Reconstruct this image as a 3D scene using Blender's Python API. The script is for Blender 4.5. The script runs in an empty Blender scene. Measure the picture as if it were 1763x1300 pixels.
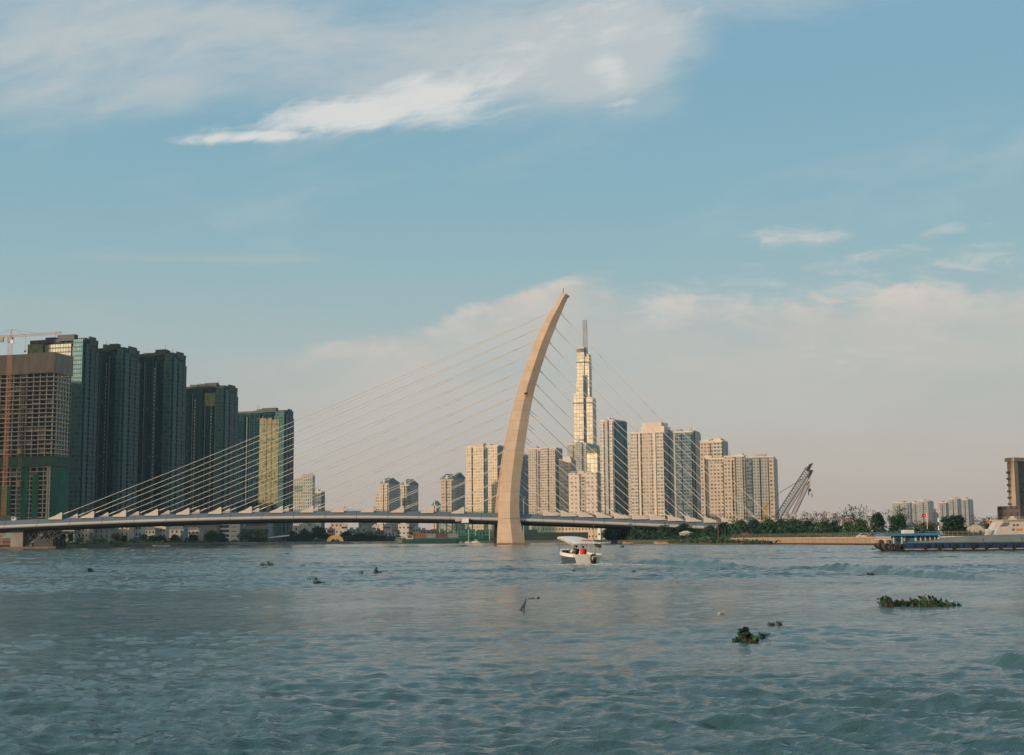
import bpy, bmesh, math, random
import numpy as np
from mathutils import Vector, Matrix
R = math.radians
random.seed(7); rng = np.random.default_rng(11)
SC = bpy.context.scene; COL = SC.collection

# ------------------------------------------------------------------ camera
F, W, H = 2250.0, 1763.0, 1300.0          # focal length and size of the photograph in its own pixels
CAMZ = 2.1
PITCH = math.atan(279.3 / F); ROLL = R(-0.48)
cam_d = bpy.data.cameras.new('camera'); cam = bpy.data.objects.new('camera', cam_d); COL.objects.link(cam)
cam_d.sensor_width = 36.0; cam_d.lens = 36.0 * F / W; cam_d.clip_start = 0.1; cam_d.clip_end = 30000
CM = (Matrix.Rotation(R(90) + PITCH, 3, 'X') @ Matrix.Rotation(ROLL, 3, 'Z'))
cam.matrix_world = Matrix.Translation((0, 0, CAMZ)) @ CM.to_4x4()
SC.camera = cam
CMI = CM.inverted()
def ray(px, py): return CM @ Vector(((px - W/2)/F, -(py - H/2)/F, -1.0))
def P(px, py, Y):
    r = ray(px, py); k = Y / r.y
    return Vector((r.x*k, Y, CAMZ + r.z*k))
def WAT(px, py, z=0.0):
    r = ray(px, py); k = (z - CAMZ) / r.z
    return Vector((r.x*k, r.y*k, z))
def px_of(v):
    q = CMI @ (Vector(v) - Vector((0, 0, CAMZ)))
    return (W/2 + F*q.x/-q.z, H/2 - F*q.y/-q.z)
def XZ(px, Y, z):            # ground point under image column px at depth Y, height z
    y = 929.0
    for _ in range(4):
        v = P(px, y, Y); v.z = z; y = px_of(v)[1]
    v = P(px, y, Y); v.z = z
    return v

# ------------------------------------------------------------------ light
SUN_AZ, SUN_EL = R(-122), R(10.5)          # to the left and behind the camera, measured from +Y towards +X
SUNV = Vector((math.sin(SUN_AZ)*math.cos(SUN_EL), math.cos(SUN_AZ)*math.cos(SUN_EL), math.sin(SUN_EL)))
sl = bpy.data.lights.new('sun', 'SUN'); sun = bpy.data.objects.new('sun', sl); COL.objects.link(sun)
sl.energy = 4.6; sl.angle = R(0.55); sl.color = (1.0, 0.75, 0.53)
sun.rotation_euler = (-SUNV).to_track_quat('-Z', 'Y').to_euler()
SC.view_settings.view_transform = 'Standard'; SC.view_settings.look = 'None'
SC.view_settings.exposure = 0.0; SC.view_settings.gamma = 1.0
try:
    SC.cycles.max_bounces = 6; SC.cycles.volume_bounces = 0; SC.cycles.caustics_reflective = False; SC.cycles.caustics_refractive = False
except Exception: pass

# small arithmetic wrapper for shader nodes
class N:
    def __init__(s, nt): s.nt = nt
    def math(s, op, a, b=None, c=None, clamp=False):
        n = s.nt.nodes.new('ShaderNodeMath'); n.operation = op; n.use_clamp = clamp
        for i, v in enumerate((a, b, c)):
            if v is None: continue
            if isinstance(v, (int, float)): n.inputs[i].default_value = v
            else: s.nt.links.new(v, n.inputs[i])
        return n.outputs[0]
    def add(s, a, b): return s.math('ADD', a, b)
    def sub(s, a, b): return s.math('SUBTRACT', a, b)
    def mul(s, a, b): return s.math('MULTIPLY', a, b)
    def div(s, a, b): return s.math('DIVIDE', a, b)
    def mx(s, a, b): return s.math('MAXIMUM', a, b)
    def sat(s, a): return s.math('ADD', a, 0.0, clamp=True)
    def exp(s, a): return s.math('EXPONENT', a)
    def lt(s, a, b): return s.math('LESS_THAN', a, b)
    def gt(s, a, b): return s.math('GREATER_THAN', a, b)
    def smooth(s, x, lo, hi, o0=0.0, o1=1.0):
        n = s.nt.nodes.new('ShaderNodeMapRange'); n.interpolation_type = 'SMOOTHSTEP'
        for i, v in enumerate((x, lo, hi, o0, o1)):
            if isinstance(v, (int, float)): n.inputs[i].default_value = v
            else: s.nt.links.new(v, n.inputs[i])
        return n.outputs[0]
    def comb(s, x, y, z=0.0):
        n = s.nt.nodes.new('ShaderNodeCombineXYZ')
        for i, v in enumerate((x, y, z)):
            if isinstance(v, (int, float)): n.inputs[i].default_value = v
            else: s.nt.links.new(v, n.inputs[i])
        return n.outputs[0]
    def sep(s, v):
        n = s.nt.nodes.new('ShaderNodeSeparateXYZ'); s.nt.links.new(v, n.inputs[0]); return n.outputs
    def noise(s, vec, scale=1.0, detail=4.0, rough=0.5, dist=0.0):
        n = s.nt.nodes.new('ShaderNodeTexNoise'); n.noise_dimensions = '3D'
        n.inputs['Scale'].default_value = scale; n.inputs['Detail'].default_value = detail
        n.inputs['Roughness'].default_value = rough; n.inputs['Distortion'].default_value = dist
        s.nt.links.new(vec, n.inputs['Vector']); return n.outputs[0]
    def mix(s, fac, a, b, blend='MIX'):
        n = s.nt.nodes.new('ShaderNodeMix'); n.data_type = 'RGBA'; n.blend_type = blend
        for k, v in ((0, fac), (6, a), (7, b)):
            if isinstance(v, (int, float)): n.inputs[k].default_value = v
            elif isinstance(v, (tuple, list)): n.inputs[k].default_value = tuple(v)[:3] + (1,)
            else: s.nt.links.new(v, n.inputs[k])
        return n.outputs[2]
    def curve(s, x, pts):
        n = s.nt.nodes.new('ShaderNodeFloatCurve'); c = n.mapping.curves[0]
        while len(c.points) > 2: c.points.remove(c.points[0])
        c.points[0].location = pts[0]; c.points[1].location = pts[-1]
        for p in pts[1:-1]: c.points.new(*p)
        n.mapping.update(); s.nt.links.new(x, n.inputs['Value']); return n.outputs[0]

def make_world():
    w = bpy.data.worlds.new('World'); SC.world = w; w.use_nodes = True
    nt = w.node_tree; nt.nodes.clear(); n = N(nt)
    out = nt.nodes.new('ShaderNodeOutputWorld'); bg = nt.nodes.new('ShaderNodeBackground')
    bg.inputs[1].default_value = 0.1; nt.links.new(bg.outputs[0], out.inputs[0])
    tc = nt.nodes.new('ShaderNodeTexCoord'); d = tc.outputs['Generated']
    sky = nt.nodes.new('ShaderNodeTexSky'); sky.sky_type = 'NISHITA'; sky.sun_disc = False
    sky.sun_elevation = SUN_EL; sky.sun_rotation = SUN_AZ; sky.air_density = 1.3; sky.dust_density = 2.5; sky.ozone_density = 2.0
    x, y, z = n.sep(d)
    ya = n.mx(n.math('ABSOLUTE', y), 0.2)
    u = n.div(x, ya); v = n.div(z, ya)
    # clear-sky colour by height above the horizon (dusty pink belt, then teal blue)
    rp = nt.nodes.new('ShaderNodeValToRGB'); cr = rp.color_ramp; cr.interpolation = 'B_SPLINE'
    stops = [(0.0, (.58,.455,.395)), (0.06, (.60,.505,.44)), (0.12, (.50,.53,.52)), (0.18, (.365,.515,.545)),
             (0.25, (.265,.475,.565)), (0.37, (.205,.405,.55)), (0.46, (.30,.47,.58)), (0.62, (.38,.52,.60)), (1.0, (.30,.44,.54))]
    while len(cr.elements) < len(stops): cr.elements.new(0.5)
    for e, (p, c) in zip(cr.elements, stops): e.position = p; e.color = c + (1,)
    nt.links.new(n.sat(z), rp.inputs[0])
    base = rp.outputs[0]
    # left of the view the light is duller, right a little clearer
    # clouds: all in directions on the sky, at infinity
    def pu(px): return (px - 881.5)/F
    def pv(py): return (929.3 - py)/F
    def gauss(cx, cy, hx, hy, ang=0.0):
        ca, sa = math.cos(R(ang)), math.sin(R(ang))
        du = n.sub(u, pu(cx)); dv = n.sub(v, pv(cy))
        a = n.mul(n.add(n.mul(du, ca), n.mul(dv, sa)), F/hx); b = n.mul(n.sub(n.mul(dv, ca), n.mul(du, sa)), F/hy)
        return n.exp(n.mul(n.add(n.mul(a, a), n.mul(b, b)), -1.0))
    def streak(ang, su, sv, detail=6, rough=.6, dist=.6, off=0.0):
        ca, sa = math.cos(R(ang)), math.sin(R(ang))
        a = n.add(n.mul(u, ca), n.mul(v, sa)); b = n.sub(n.mul(v, ca), n.mul(u, sa))
        return n.noise(n.comb(n.mul(a, su), n.mul(b, sv), off), 1.0, detail, rough, dist)
    def tot(*l):
        r = l[0]
        for q in l[1:]: r = n.mx(r, q)
        return r
    col = base
    # wide thin veils
    nv = streak(10, 3.2, 11, 6, .58, .5, 3.0)
    vm = n.add(n.mul(gauss(120, 50, 480, 130, 6), 1.0), n.add(n.mul(gauss(960, 70, 300, 105, 14), 1.2), n.mul(gauss(1090, 60, 120, 105, -50), .9)))
    vs = n.mul(n.sub(streak(14, 15, 40, 7, .65, 1.0, 4.0), .5), .45)
    veil = n.mul(n.smooth(n.add(n.add(nv, n.mul(vm, .36)), n.mul(vs, n.sat(vm))), .50, .95), .80)
    col = n.mix(veil, col, (.63,.645,.635))
    # main bright wisp
    ns = streak(11, 7, 34, 7, .62, .9, 7.0); nf = streak(20, 18, 46, 6, .65, 1.2, 1.0)
    m = tot(n.mul(gauss(610, 176, 205, 38, 5), 1.15), n.mul(gauss(740, 155, 150, 48, 3), 1.0), n.mul(gauss(430, 214, 130, 13, 3), 1.0), n.mul(gauss(860, 110, 150, 62, 20), .55),
            n.mul(gauss(1060, 95, 45, 95, 28), .60), n.mul(gauss(1080, 20, 170, 60, 12), .62))
    dens = n.smooth(n.add(n.mul(m, .80), n.add(n.mul(n.sub(ns, .5), 1.15), n.mul(n.sub(nf, .5), .95))), .22, .86)
    dens = n.mul(dens, n.smooth(m, .03, .3))
    col = n.mix(n.mul(dens, .95), col, (.80,.79,.76))
    # low cumulus bank: lumpy sunlit upper edge, soft below
    edge = n.curve(n.smooth(u, -.42, .42), [(0, .50), (.2, .47), (.30, .50), (.42, .56), (.54, .645), (.58, .66), (.66, .625), (.80, .615), (.92, .64), (1, .66)])
    # u as smoothstep would bend; use a linear map instead
    lin = nt.nodes.new('ShaderNodeMapRange'); lin.clamp = True
    nt.links.new(u, lin.inputs[0]); lin.inputs[1].default_value = -.42; lin.inputs[2].default_value = .42
    nt.links.new(lin.outputs[0], edge.node.inputs['Value'])
    nb = n.noise(n.comb(n.mul(u, 15), n.mul(v, 30), 2.0), 1.0, 6, .6, .3)
    nb2 = n.noise(n.comb(n.mul(u, 5), n.mul(v, 16), 5.0), 1.0, 4, .55, .4)
    vv = n.div(v, .31)
    t = n.add(n.sub(edge, vv), n.add(n.mul(n.sub(nb, .5), .11), n.mul(n.sub(nb2, .5), .09)))
    right = n.smooth(u, -.25, -.07)
    band = n.mul(n.mul(n.smooth(t, .0, .035), n.smooth(t, .62, .04)), right)
    band = n.mul(band, n.smooth(n.add(n.mul(nb2, .6), n.mul(nb, .4)), .34, .60, .34, 1.0))
    col = n.mix(n.mul(band, .72), col, (.70,.595,.52))
    rim = n.mul(n.mul(n.smooth(t, .0, .03), n.smooth(t, .12, .03)), n.mul(right, n.smooth(nb, .40, .64)))
    col = n.mix(n.mul(rim, .5), col, (.87,.735,.64))
    # small right-hand puffs and the thin left streaks
    n3 = n.noise(n.comb(n.mul(u, 24), n.mul(v, 75), 9.0), 1.0, 6, .65, .6)
    pf = tot(n.mul(gauss(1250, 520, 330, 50, 3), .72), n.mul(gauss(1560, 500, 260, 45, -2), .72), n.mul(gauss(1480, 610, 260, 40, 2), .5), gauss(1390, 405, 90, 22, 2), n.mul(gauss(1700, 445, 190, 30, 8), .8), n.mul(gauss(1500, 440, 200, 20, 4), .7), n.mul(gauss(1650, 395, 90, 16, 6), .7), n.mul(gauss(1630, 555, 170, 22, 3), .6))
    pf = n.mul(n.smooth(n.add(n.mul(pf, .62), n.mul(n.sub(n3, .5), 1.6)), .16, 1.0), n.smooth(pf, .05, .35))
    col = n.mix(n.mul(pf, .9), col, (.74,.69,.64))
    st = tot(n.mul(gauss(360, 436, 420, 16, -1), .8), n.mul(gauss(60, 520, 260, 45, -4), .7), n.mul(gauss(160, 540, 120, 22, -4), .6), n.mul(gauss(545, 740, 40, 12, 0), .8), n.mul(gauss(700, 270, 130, 24, 4), .32), n.mul(gauss(1200, 730, 420, 40, 3), .5))
    st = n.mul(n.smooth(n.add(n.mul(st, .6), n.mul(n.sub(nv, .5), .8)), .2, .9), n.smooth(st, .03, .4))
    col = n.mix(n.mul(st, .7), col, (.64,.58,.54))
    # warm glow of the low sun behind the camera
    dot = n.math('ADD', n.add(n.mul(x, SUNV.x), n.mul(y, SUNV.y)), n.mul(z, SUNV.z))
    glow = n.smooth(dot, .45, 1.0); glow2 = n.smooth(dot, .90, 1.0)
    col = n.mix(n.mul(glow, .75), col, (.95,.70,.38))
    col = n.mix(n.mul(glow2, .9), col, (2.6,1.75,.85))
    sc = nt.nodes.new('ShaderNodeVectorMath'); sc.operation = 'SCALE'; sc.inputs[3].default_value = 10.0
    nt.links.new(col, sc.inputs[0])
    fin = n.mix(.88, sky.outputs[0], sc.outputs[0])
    nt.links.new(fin, bg.inputs[0])
make_world()

# ------------------------------------------------------------------ materials
MATS = {}
def mat(name, color, rough=.8, metal=0.0, var=.12, scale=.6, spec=.5, stretch=None, var2=None):
    if name in MATS: return MATS[name]
    m = bpy.data.materials.new(name); m.use_nodes = True; nt = m.node_tree; n = N(nt)
    b = nt.nodes['Principled BSDF']; b.inputs['Roughness'].default_value = rough; b.inputs['Metallic'].default_value = metal
    b.inputs['Specular IOR Level'].default_value = spec
    tc = nt.nodes.new('ShaderNodeTexCoord'); vec = tc.outputs['Object']
    if stretch:
        mp = nt.nodes.new('ShaderNodeMapping'); mp.inputs['Scale'].default_value = stretch
        nt.links.new(vec, mp.inputs['Vector']); vec = mp.outputs[0]
    f = n.noise(vec, scale, 5, .6)
    c = n.mix(n.smooth(f, .3, .7), tuple(k*(1-var) for k in color), tuple(min(1, k*(1+var)) for k in color) if var2 is None else var2)
    nt.links.new(c, b.inputs['Base Color'])
    MATS[name] = m; return m

def facade(name, wall, glass, bay=3.4, storey=3.3, wf=.6, hf=.55, grough=.15, gmetal=0.0, blinds=.25, wrough=.75, wallvar=.1, pier=0, piercol=None, gspec=.5, blindcol=None, slab=None, stint=None, wob=1.0, gvar=.35):
    """wall with a grid of windows, drawn in metres on the wall (UV): u along it, v up"""
    if name in MATS: return MATS[name]
    m = bpy.data.materials.new(name); m.use_nodes = True; nt = m.node_tree; n = N(nt)
    b = nt.nodes['Principled BSDF']
    uv = nt.nodes.new('ShaderNodeUVMap'); uv.uv_map = 'wall'
    u, v, _ = n.sep(uv.outputs[0])
    ub = n.div(u, bay); vb = n.div(v, storey)
    fu = n.math('FRACT', ub); fv = n.math('FRACT', vb)
    iu = n.math('FLOOR', ub); iv = n.math('FLOOR', vb)
    mask = n.mul(n.lt(n.math('ABSOLUTE', n.sub(fu, .5)), wf/2), n.lt(n.math('ABSOLUTE', n.sub(fv, .52)), hf/2))
    wn = nt.nodes.new('ShaderNodeTexWhiteNoise'); wn.noise_dimensions = '3D'
    nt.links.new(n.comb(iu, iv, 1.7), wn.inputs['Vector'])
    rnd = wn.outputs['Value']
    gcol = n.mix(n.smooth(rnd, 0, 1), tuple(k*(1-gvar) for k in glass), tuple(k*(1+gvar) for k in glass))
    bc = blindcol or tuple(.5*w + .02 for w in wall)
    gcol = n.mix(n.mul(n.lt(rnd, blinds), .8), gcol, bc)
    # slow change between groups of windows and vertical streaks of dirt
    big = n.noise(n.comb(n.mul(u, .11), n.mul(v, .03), 0), 1.0, 4, .6)
    wcol = n.mix(n.smooth(big, .3, .7), tuple(k*(1-wallvar) for k in wall), tuple(k*(1+wallvar) for k in wall))
    if pier:
        pm = n.lt(n.math('FRACT', n.div(u, bay*pier)), .9/(bay*pier))
        wcol = n.mix(pm, wcol, piercol or tuple(k*.6 for k in wall)); mask = n.mul(mask, n.sub(1.0, pm))
    if slab:
        sm = n.lt(fv, .14); wcol = n.mix(sm, wcol, slab); mask = n.mul(mask, n.sub(1.0, sm))
    nt.links.new(n.mix(mask, wcol, gcol), b.inputs['Base Color'])
    gr = n.mul(n.add(n.mul(rnd, .5), .75), grough)
    nt.links.new(n.add(n.mul(mask, n.sub(gr, wrough)), wrough), b.inputs['Roughness'])
    nt.links.new(n.mul(mask, gmetal), b.inputs['Metallic'])
    b.inputs['Specular IOR Level'].default_value = gspec
    if stint: b.inputs['Specular Tint'].default_value = stint + (1,)
    # panes are never all in one plane: a slight tilt per pane
    bp = nt.nodes.new('ShaderNodeBump'); bp.inputs['Strength'].default_value = .12*wob; bp.inputs['Distance'].default_value = .2
    wob = n.noise(n.comb(n.mul(u, .35), n.mul(v, .22), 0), 1.0, 3, .6)
    nt.links.new(n.mul(wob, n.add(.35, mask)), bp.inputs['Height']); nt.links.new(bp.outputs[0], b.inputs['Normal'])
    MATS[name] = m; return m

# ------------------------------------------------------------------ objects
def tag(o, label=None, cat=None, group=None, kind=None):
    if label: o['label'] = label
    if cat: o['category'] = cat
    if group: o['group'] = group
    if kind: o['kind'] = kind
    return o
def empty(name, loc, rz=0.0):
    o = bpy.data.objects.new(name, None); COL.objects.link(o); o.location = loc; o.rotation_euler = (0, 0, rz); o.empty_display_size = .3
    return o
class MB:
    """collects shapes and links them as one mesh object with a UV map in metres"""
    def __init__(s): s.v = []; s.f = []; s.uv = []
    def face(s, pts, uvs=None):
        i = len(s.v); s.v += [tuple(p) for p in pts]; s.f.append(tuple(range(i, i+len(pts))))
        s.uv.append(uvs or [(p[0] + p[1]*.37, p[2]) for p in pts])
    def prism(s, fp, z0, z1, cap=True, bottom=False):
        n = len(fp); u = 0.0
        for i in range(n):
            a, b = fp[i], fp[(i+1) % n]; L = math.hypot(b[0]-a[0], b[1]-a[1])
            s.face([(a[0], a[1], z0), (b[0], b[1], z0), (b[0], b[1], z1), (a[0], a[1], z1)], [(u, z0), (u+L, z0), (u+L, z1), (u, z1)]); u += L
        if cap: s.face([(p[0], p[1], z1) for p in fp], [(0.02, 0.02)]*n)
        if bottom: s.face([(p[0], p[1], z0) for p in reversed(fp)], [(0.02, 0.02)]*n)
        return s
    def box(s, x0, x1, y0, y1, z0, z1): return s.prism([(x0, y0), (x1, y0), (x1, y1), (x0, y1)], z0, z1, True, True)
    def tube(s, a, b, r, r2=None, k=6):
        a = Vector(a); b = Vector(b); r2 = r if r2 is None else r2
        d = (b - a).normalized(); e = d.orthogonal().normalized(); g = d.cross(e)
        ra = [a + (e*math.cos(2*math.pi*i/k) + g*math.sin(2*math.pi*i/k))*r for i in range(k)]
        rb = [b + (e*math.cos(2*math.pi*i/k) + g*math.sin(2*math.pi*i/k))*r2 for i in range(k)]
        for i in range(k):
            j = (i+1) % k; s.face([ra[i], ra[j], rb[j], rb[i]])
        s.face(list(reversed(ra))); s.face(rb); return s
    def bar(s, a, b, w, h=None):
        return s.tube(a, b, w*.7071, k=4)
    def loft(s, rings, close=True, cap=True):
        for r0, r1 in zip(rings[:-1], rings[1:]):
            n = len(r0)
            for i in range(n if close else n-1):
                j = (i+1) % n; s.face([r0[i], r0[j], r1[j], r1[i]])
        if cap: s.face(list(reversed(rings[0]))); s.face(rings[-1])
        return s
    def ico(s, c, r, sq=(1, 1, 1), k=8):
        c = Vector(c); rings = []
        for i in range(1, 5):
            t = math.pi*i/5
            rings.append([c + Vector((r*sq[0]*math.sin(t)*math.cos(2*math.pi*j/k), r*sq[1]*math.sin(t)*math.sin(2*math.pi*j/k), -r*sq[2]*math.cos(t))) for j in range(k)])
        return s.loft(rings)
    def build(s, name, m, parent=None, smooth=False, merge=False):
        me = bpy.data.meshes.new(name); me.from_pydata(s.v, [], s.f); ul = me.uv_layers.new(name='wall')
        flat = [c for q in s.uv for p in q for c in p]; ul.data.foreach_set('uv', flat)
        if merge:
            bm = bmesh.new(); bm.from_mesh(me); bmesh.ops.remove_doubles(bm, verts=bm.verts, dist=.0005); bmesh.ops.recalc_face_normals(bm, faces=bm.faces); bm.to_mesh(me); bm.free()
        if smooth:
            for p in me.polygons: p.use_smooth = True
        if m: me.materials.append(m)
        o = bpy.data.objects.new(name, me); COL.objects.link(o)
        if parent: o.parent = parent
        return o
KIDS = {}
def copy_tree(o, parent=None):
    c = o.copy(); COL.objects.link(c)
    if parent: c.parent = parent
    for ch in list(o.children): copy_tree(ch, c)
    return c

# ================================================================== SETTING: river and land
LAND_Z = 1.6
waves = []
for i in range(130):
    lam = math.exp(rng.uniform(math.log(.22), math.log(8.0)))
    th = R(258) + rng.normal(0, .75)
    k = 2*math.pi/lam
    waves.append((k*math.cos(th), k*math.sin(th), .0070*lam**.98/(1 + (lam/1.15)**1.6), rng.uniform(0, 6.28), lam))
lows = [(rng.uniform(-.05, .05), rng.uniform(-.17, .17), rng.uniform(0, 6.28)) for _ in range(8)] + [(rng.uniform(-.16, .16), rng.uniform(-.45, .45), rng.uniform(0, 6.28)) for _ in range(5)]
for lam in (3.2, 4.1, 5.0, 5.8, 6.9, 8.3):
    th = R(250) + rng.normal(0, .45); k = 2*math.pi/lam; waves.append((k*math.cos(th), k*math.sin(th), .0015*lam, rng.uniform(0, 6.28), lam))
def pline(pts): return [WAT(*p) for p in pts]
RIDGES = [ # crest lines of the boat's wake: image points (on the water), height, half width
    ([(1046, 966), (1110, 969), (1180, 971), (1240, 974), (1300, 979)], .52, .58),
    ([(1050, 974), (1150, 981), (1260, 988), (1340, 993)], .13, .5),
    ([(1400, 977), (1450, 979), (1500, 984), (1600, 990), (1763, 1000)], .44, .50),
    ([(1700, 1130), (1740, 1136), (1800, 1142), (1900, 1150)], .16, .20),
    ([(1240, 1095), (1330, 1092), (1400, 1102), (1440, 1112)], .07, .22),
    ([(1070, 1137), (1130, 1139), (1170, 1142)], .05, .25),
    ([(730, 985), (900, 979), (960, 976)], .16, .8),
    ([(985, 975), (980, 990), (960, 1010)], .10, .9),
    ([(1020, 975), (1040, 990), (1070, 1010)], .10, .8)]
RIDGES = [(pline(p), a, w) for p, a, w in RIDGES]
def wave_h(X, Y, dD):
    Z = np.zeros_like(X); mod = np.zeros_like(X)
    for a, b, c in lows: mod += np.sin(a*X + b*Y + c)
    mod = np.clip(.78 + .20*mod, .36, 1.25)*(1 + .45*np.clip((Y-38)/50, 0, 1))
    wx = X + .35*np.sin(.31*Y + .22*X) ; wy = Y + .45*np.sin(.27*X - .17*Y + 1.0)
    for kx, ky, a, ph, lam in waves:
        att = np.clip((lam - 1.7*dD)/(1.6*dD), 0, 1)
        s = np.sin(kx*wx + ky*wy + ph)
        e_ = np.exp(.9*(s-1)); Z += a*att*1.25*(2.0*e_ - 1.05)
    Z *= mod
    for pts, amp, wd in RIDGES:
        best = np.full_like(X, 1e9); sgn = np.zeros_like(X); tt = np.zeros_like(X)
        nseg = len(pts)-1
        for i in range(nseg):
            a, b = pts[i], pts[i+1]; dx, dy = b.x-a.x, b.y-a.y; L2 = dx*dx+dy*dy
            t = np.clip(((X-a.x)*dx + (Y-a.y)*dy)/L2, 0, 1)
            q = np.hypot(X-(a.x+t*dx), Y-(a.y+t*dy)); m = q < best
            best = np.where(m, q, best); tt = np.where(m, (i+t)/nseg, tt)
        env = np.clip(np.sin(np.pi*np.clip(tt, .0, 1))*1.3 + .0, 0, 1)
        lump = .80 + .14*np.sin(X*.7 + Y*.35) + .10*np.sin(X*2.7 - Y*1.1 + 2*np.sin(.5*X))
        Z += amp*env*lump*(np.exp(-(best/wd)**2) - .45*np.exp(-((best-2.2*wd)/(1.3*wd))**2))
    return Z
def make_river():
    D = [3.2]
    while D[-1] < 60: D.append(D[-1] + min(.0042*D[-1] + .010, .2))
    while D[-1] < 135: D.append(D[-1] + .21)
    while D[-1] < 400: D.append(D[-1] + .40)
    while D[-1] < 1010: D.append(D[-1] + 1.1)
    while D[-1] < 1400: D.append(D[-1]*1.03)
    D = np.array(D)
    t = np.concatenate([np.linspace(-1.6, -.45, 14, endpoint=False), np.linspace(-.45, .45, 720), np.linspace(.46, 1.6, 14)])
    DD, TT = np.meshgrid(D, t, indexing='ij')
    X = DD*TT; Y = DD
    step = np.maximum(np.gradient(D), D*(.90/720)*.6)
    Z = wave_h(X, Y, np.repeat(step[:, None], len(t), 1))
    nr, nc = X.shape
    co = np.stack([X, Y, Z], -1).reshape(-1, 3)
    idx = np.arange(nr*nc).reshape(nr, nc)
    q = np.stack([idx[:-1, :-1], idx[:-1, 1:], idx[1:, 1:], idx[1:, :-1]], -1).reshape(-1, 4)
    me = bpy.data.meshes.new('river')
    me.vertices.add(len(co)); me.vertices.foreach_set('co', co.ravel().astype(np.float32))
    me.loops.add(q.size); me.loops.foreach_set('vertex_index', q.ravel().astype(np.int32))
    me.polygons.add(len(q)); me.polygons.foreach_set('loop_start', (np.arange(len(q))*4).astype(np.int32))
    me.polygons.foreach_set('use_smooth', np.ones(len(q), bool))
    me.update(); me.validate()
    m = bpy.data.materials.new('river_water'); m.use_nodes = True; nt = m.node_tree; n = N(nt); b = nt.nodes['Principled BSDF']
    tc = nt.nodes.new('ShaderNodeTexCoord'); o = tc.outputs['Object']
    x, y, z = n.sep(o)
    silt = n.noise(n.comb(n.mul(x, .05), n.mul(y, .03), 0), 1.0, 4, .6)
    nt.links.new(n.mix(n.smooth(silt, .3, .7), (.018,.066,.075), (.034,.070,.072)), b.inputs['Base Color'])
    b.inputs['Roughness'].default_value = .07; b.inputs['IOR'].default_value = 1.42
    r1 = n.noise(n.comb(n.mul(x, 1.1), n.mul(y, 1.9), 0), 1.0, 6, .66, .4)
    r2 = n.noise(n.comb(n.mul(x, 7.0), n.mul(y, 11.0), 3), 1.0, 3, .6, .3)
    patch = n.smooth(n.noise(n.comb(n.mul(x, .07), n.mul(y, .10), 8), 1.0, 3, .55), .32, .66, .35, 1.0)
    hgt = n.mul(n.add(n.mul(r1, 1.0), n.mul(r2, .16)), patch)
    bp = nt.nodes.new('ShaderNodeBump'); bp.inputs['Strength'].default_value = 1.0; bp.inputs['Distance'].default_value = .12
    nt.links.new(hgt, bp.inputs['Height']); nt.links.new(bp.outputs[0], b.inputs['Normal'])
    me.materials.append(m)
    ob = bpy.data.objects.new('river', me); COL.objects.link(ob); tag(ob, 'rippled teal river water filling the foreground', 'river', kind='structure')
make_river()

soil = mat('bank_soil', (.10,.085,.06), .95, var=.5, scale=.15, var2=(.045,.065,.03))
def land(name, label, edge, back, lip=1.2):
    """ground sheet behind a waterline: edge points (px, depth), back points (X, Y)"""
    mb = MB(); top = []; low = []
    for px, d in edge:
        p = XZ(px, d, 0); q = XZ(px, d + lip, 0); low.append((p.x, p.y, -.6)); top.append((q.x, q.y, LAND_Z))
    for i in range(len(top)-1): mb.face([low[i], low[i+1], top[i+1], top[i]])
    mb.face(top + [(x, y, LAND_Z) for x, y in back])
    return tag(mb.build(name, soil), label, 'ground', kind='structure')
FAR_EDGE = [(-1400, 560), (-300, 590), (0, 600), (130, 625), (250, 740), (440, 930), (600, 985), (700, 1005), (900, 1010), (1000, 960), (1100, 930), (1400, 930), (2300, 930)]
RIGHT_EDGE = [(1052, 620), (1090, 560), (1150, 500), (1210, 462), (1300, 425), (1400, 378), (1500, 334), (1640, 300), (1763, 282), (2000, 268), (2600, 250)]
land('far_riverbank', 'low far bank under the city towers', FAR_EDGE, [(3200, 5000), (-3200, 5000), (-3200, 600)], 4)
land('right_riverbank', 'low right bank behind the concrete river wall', RIGHT_EDGE, [(900, 870), (330, 860), (90, 760)], .9)

# ================================================================== THE BRIDGE
def pylon_mat():
    m = bpy.data.materials.new('pylon_concrete'); m.use_nodes = True; nt = m.node_tree; n = N(nt); b = nt.nodes['Principled BSDF']; b.inputs['Roughness'].default_value = .85
    tc = nt.nodes.new('ShaderNodeTexCoord'); x, y, z = n.sep(tc.outputs['Object'])
    pour = n.math('FLOOR', n.div(z, 4.6)); wn = nt.nodes.new('ShaderNodeTexWhiteNoise'); wn.noise_dimensions = '1D'; nt.links.new(pour, wn.inputs['W'])
    blot = n.noise(tc.outputs['Object'], .22, 5, .65); streak = n.noise(n.comb(n.mul(x, 1.3), n.mul(y, 1.3), n.mul(z, .05)), 1.0, 4, .65)
    c = n.mix(n.smooth(blot, .3, .7), (.385,.29,.212), (.455,.35,.26)); c = n.mix(n.mul(wn.outputs['Value'], .30), c, (.335,.25,.18))
    c = n.mix(n.smooth(streak, .56, .78, 0, .45), c, (.25,.20,.155)); c = n.mix(n.mul(n.lt(n.math('FRACT', n.div(z, 4.6)), .055), .45), c, (.24,.195,.155))
    c = n.mix(n.smooth(n.add(z, n.mul(blot, 1.5)), 2.2, .8), c, (.16,.13,.095))
    nt.links.new(c, b.inputs['Base Color']); return m
conc = pylon_mat()
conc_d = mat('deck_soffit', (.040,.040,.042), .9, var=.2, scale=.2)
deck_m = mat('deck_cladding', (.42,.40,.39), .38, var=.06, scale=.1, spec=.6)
panel_m = mat('parapet_panel_metal', (.115,.150,.175), .35, .2, var=.08, scale=.1)
fin_m = mat('anchor_concrete', (.56,.49,.43), .8, var=.06)
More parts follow.
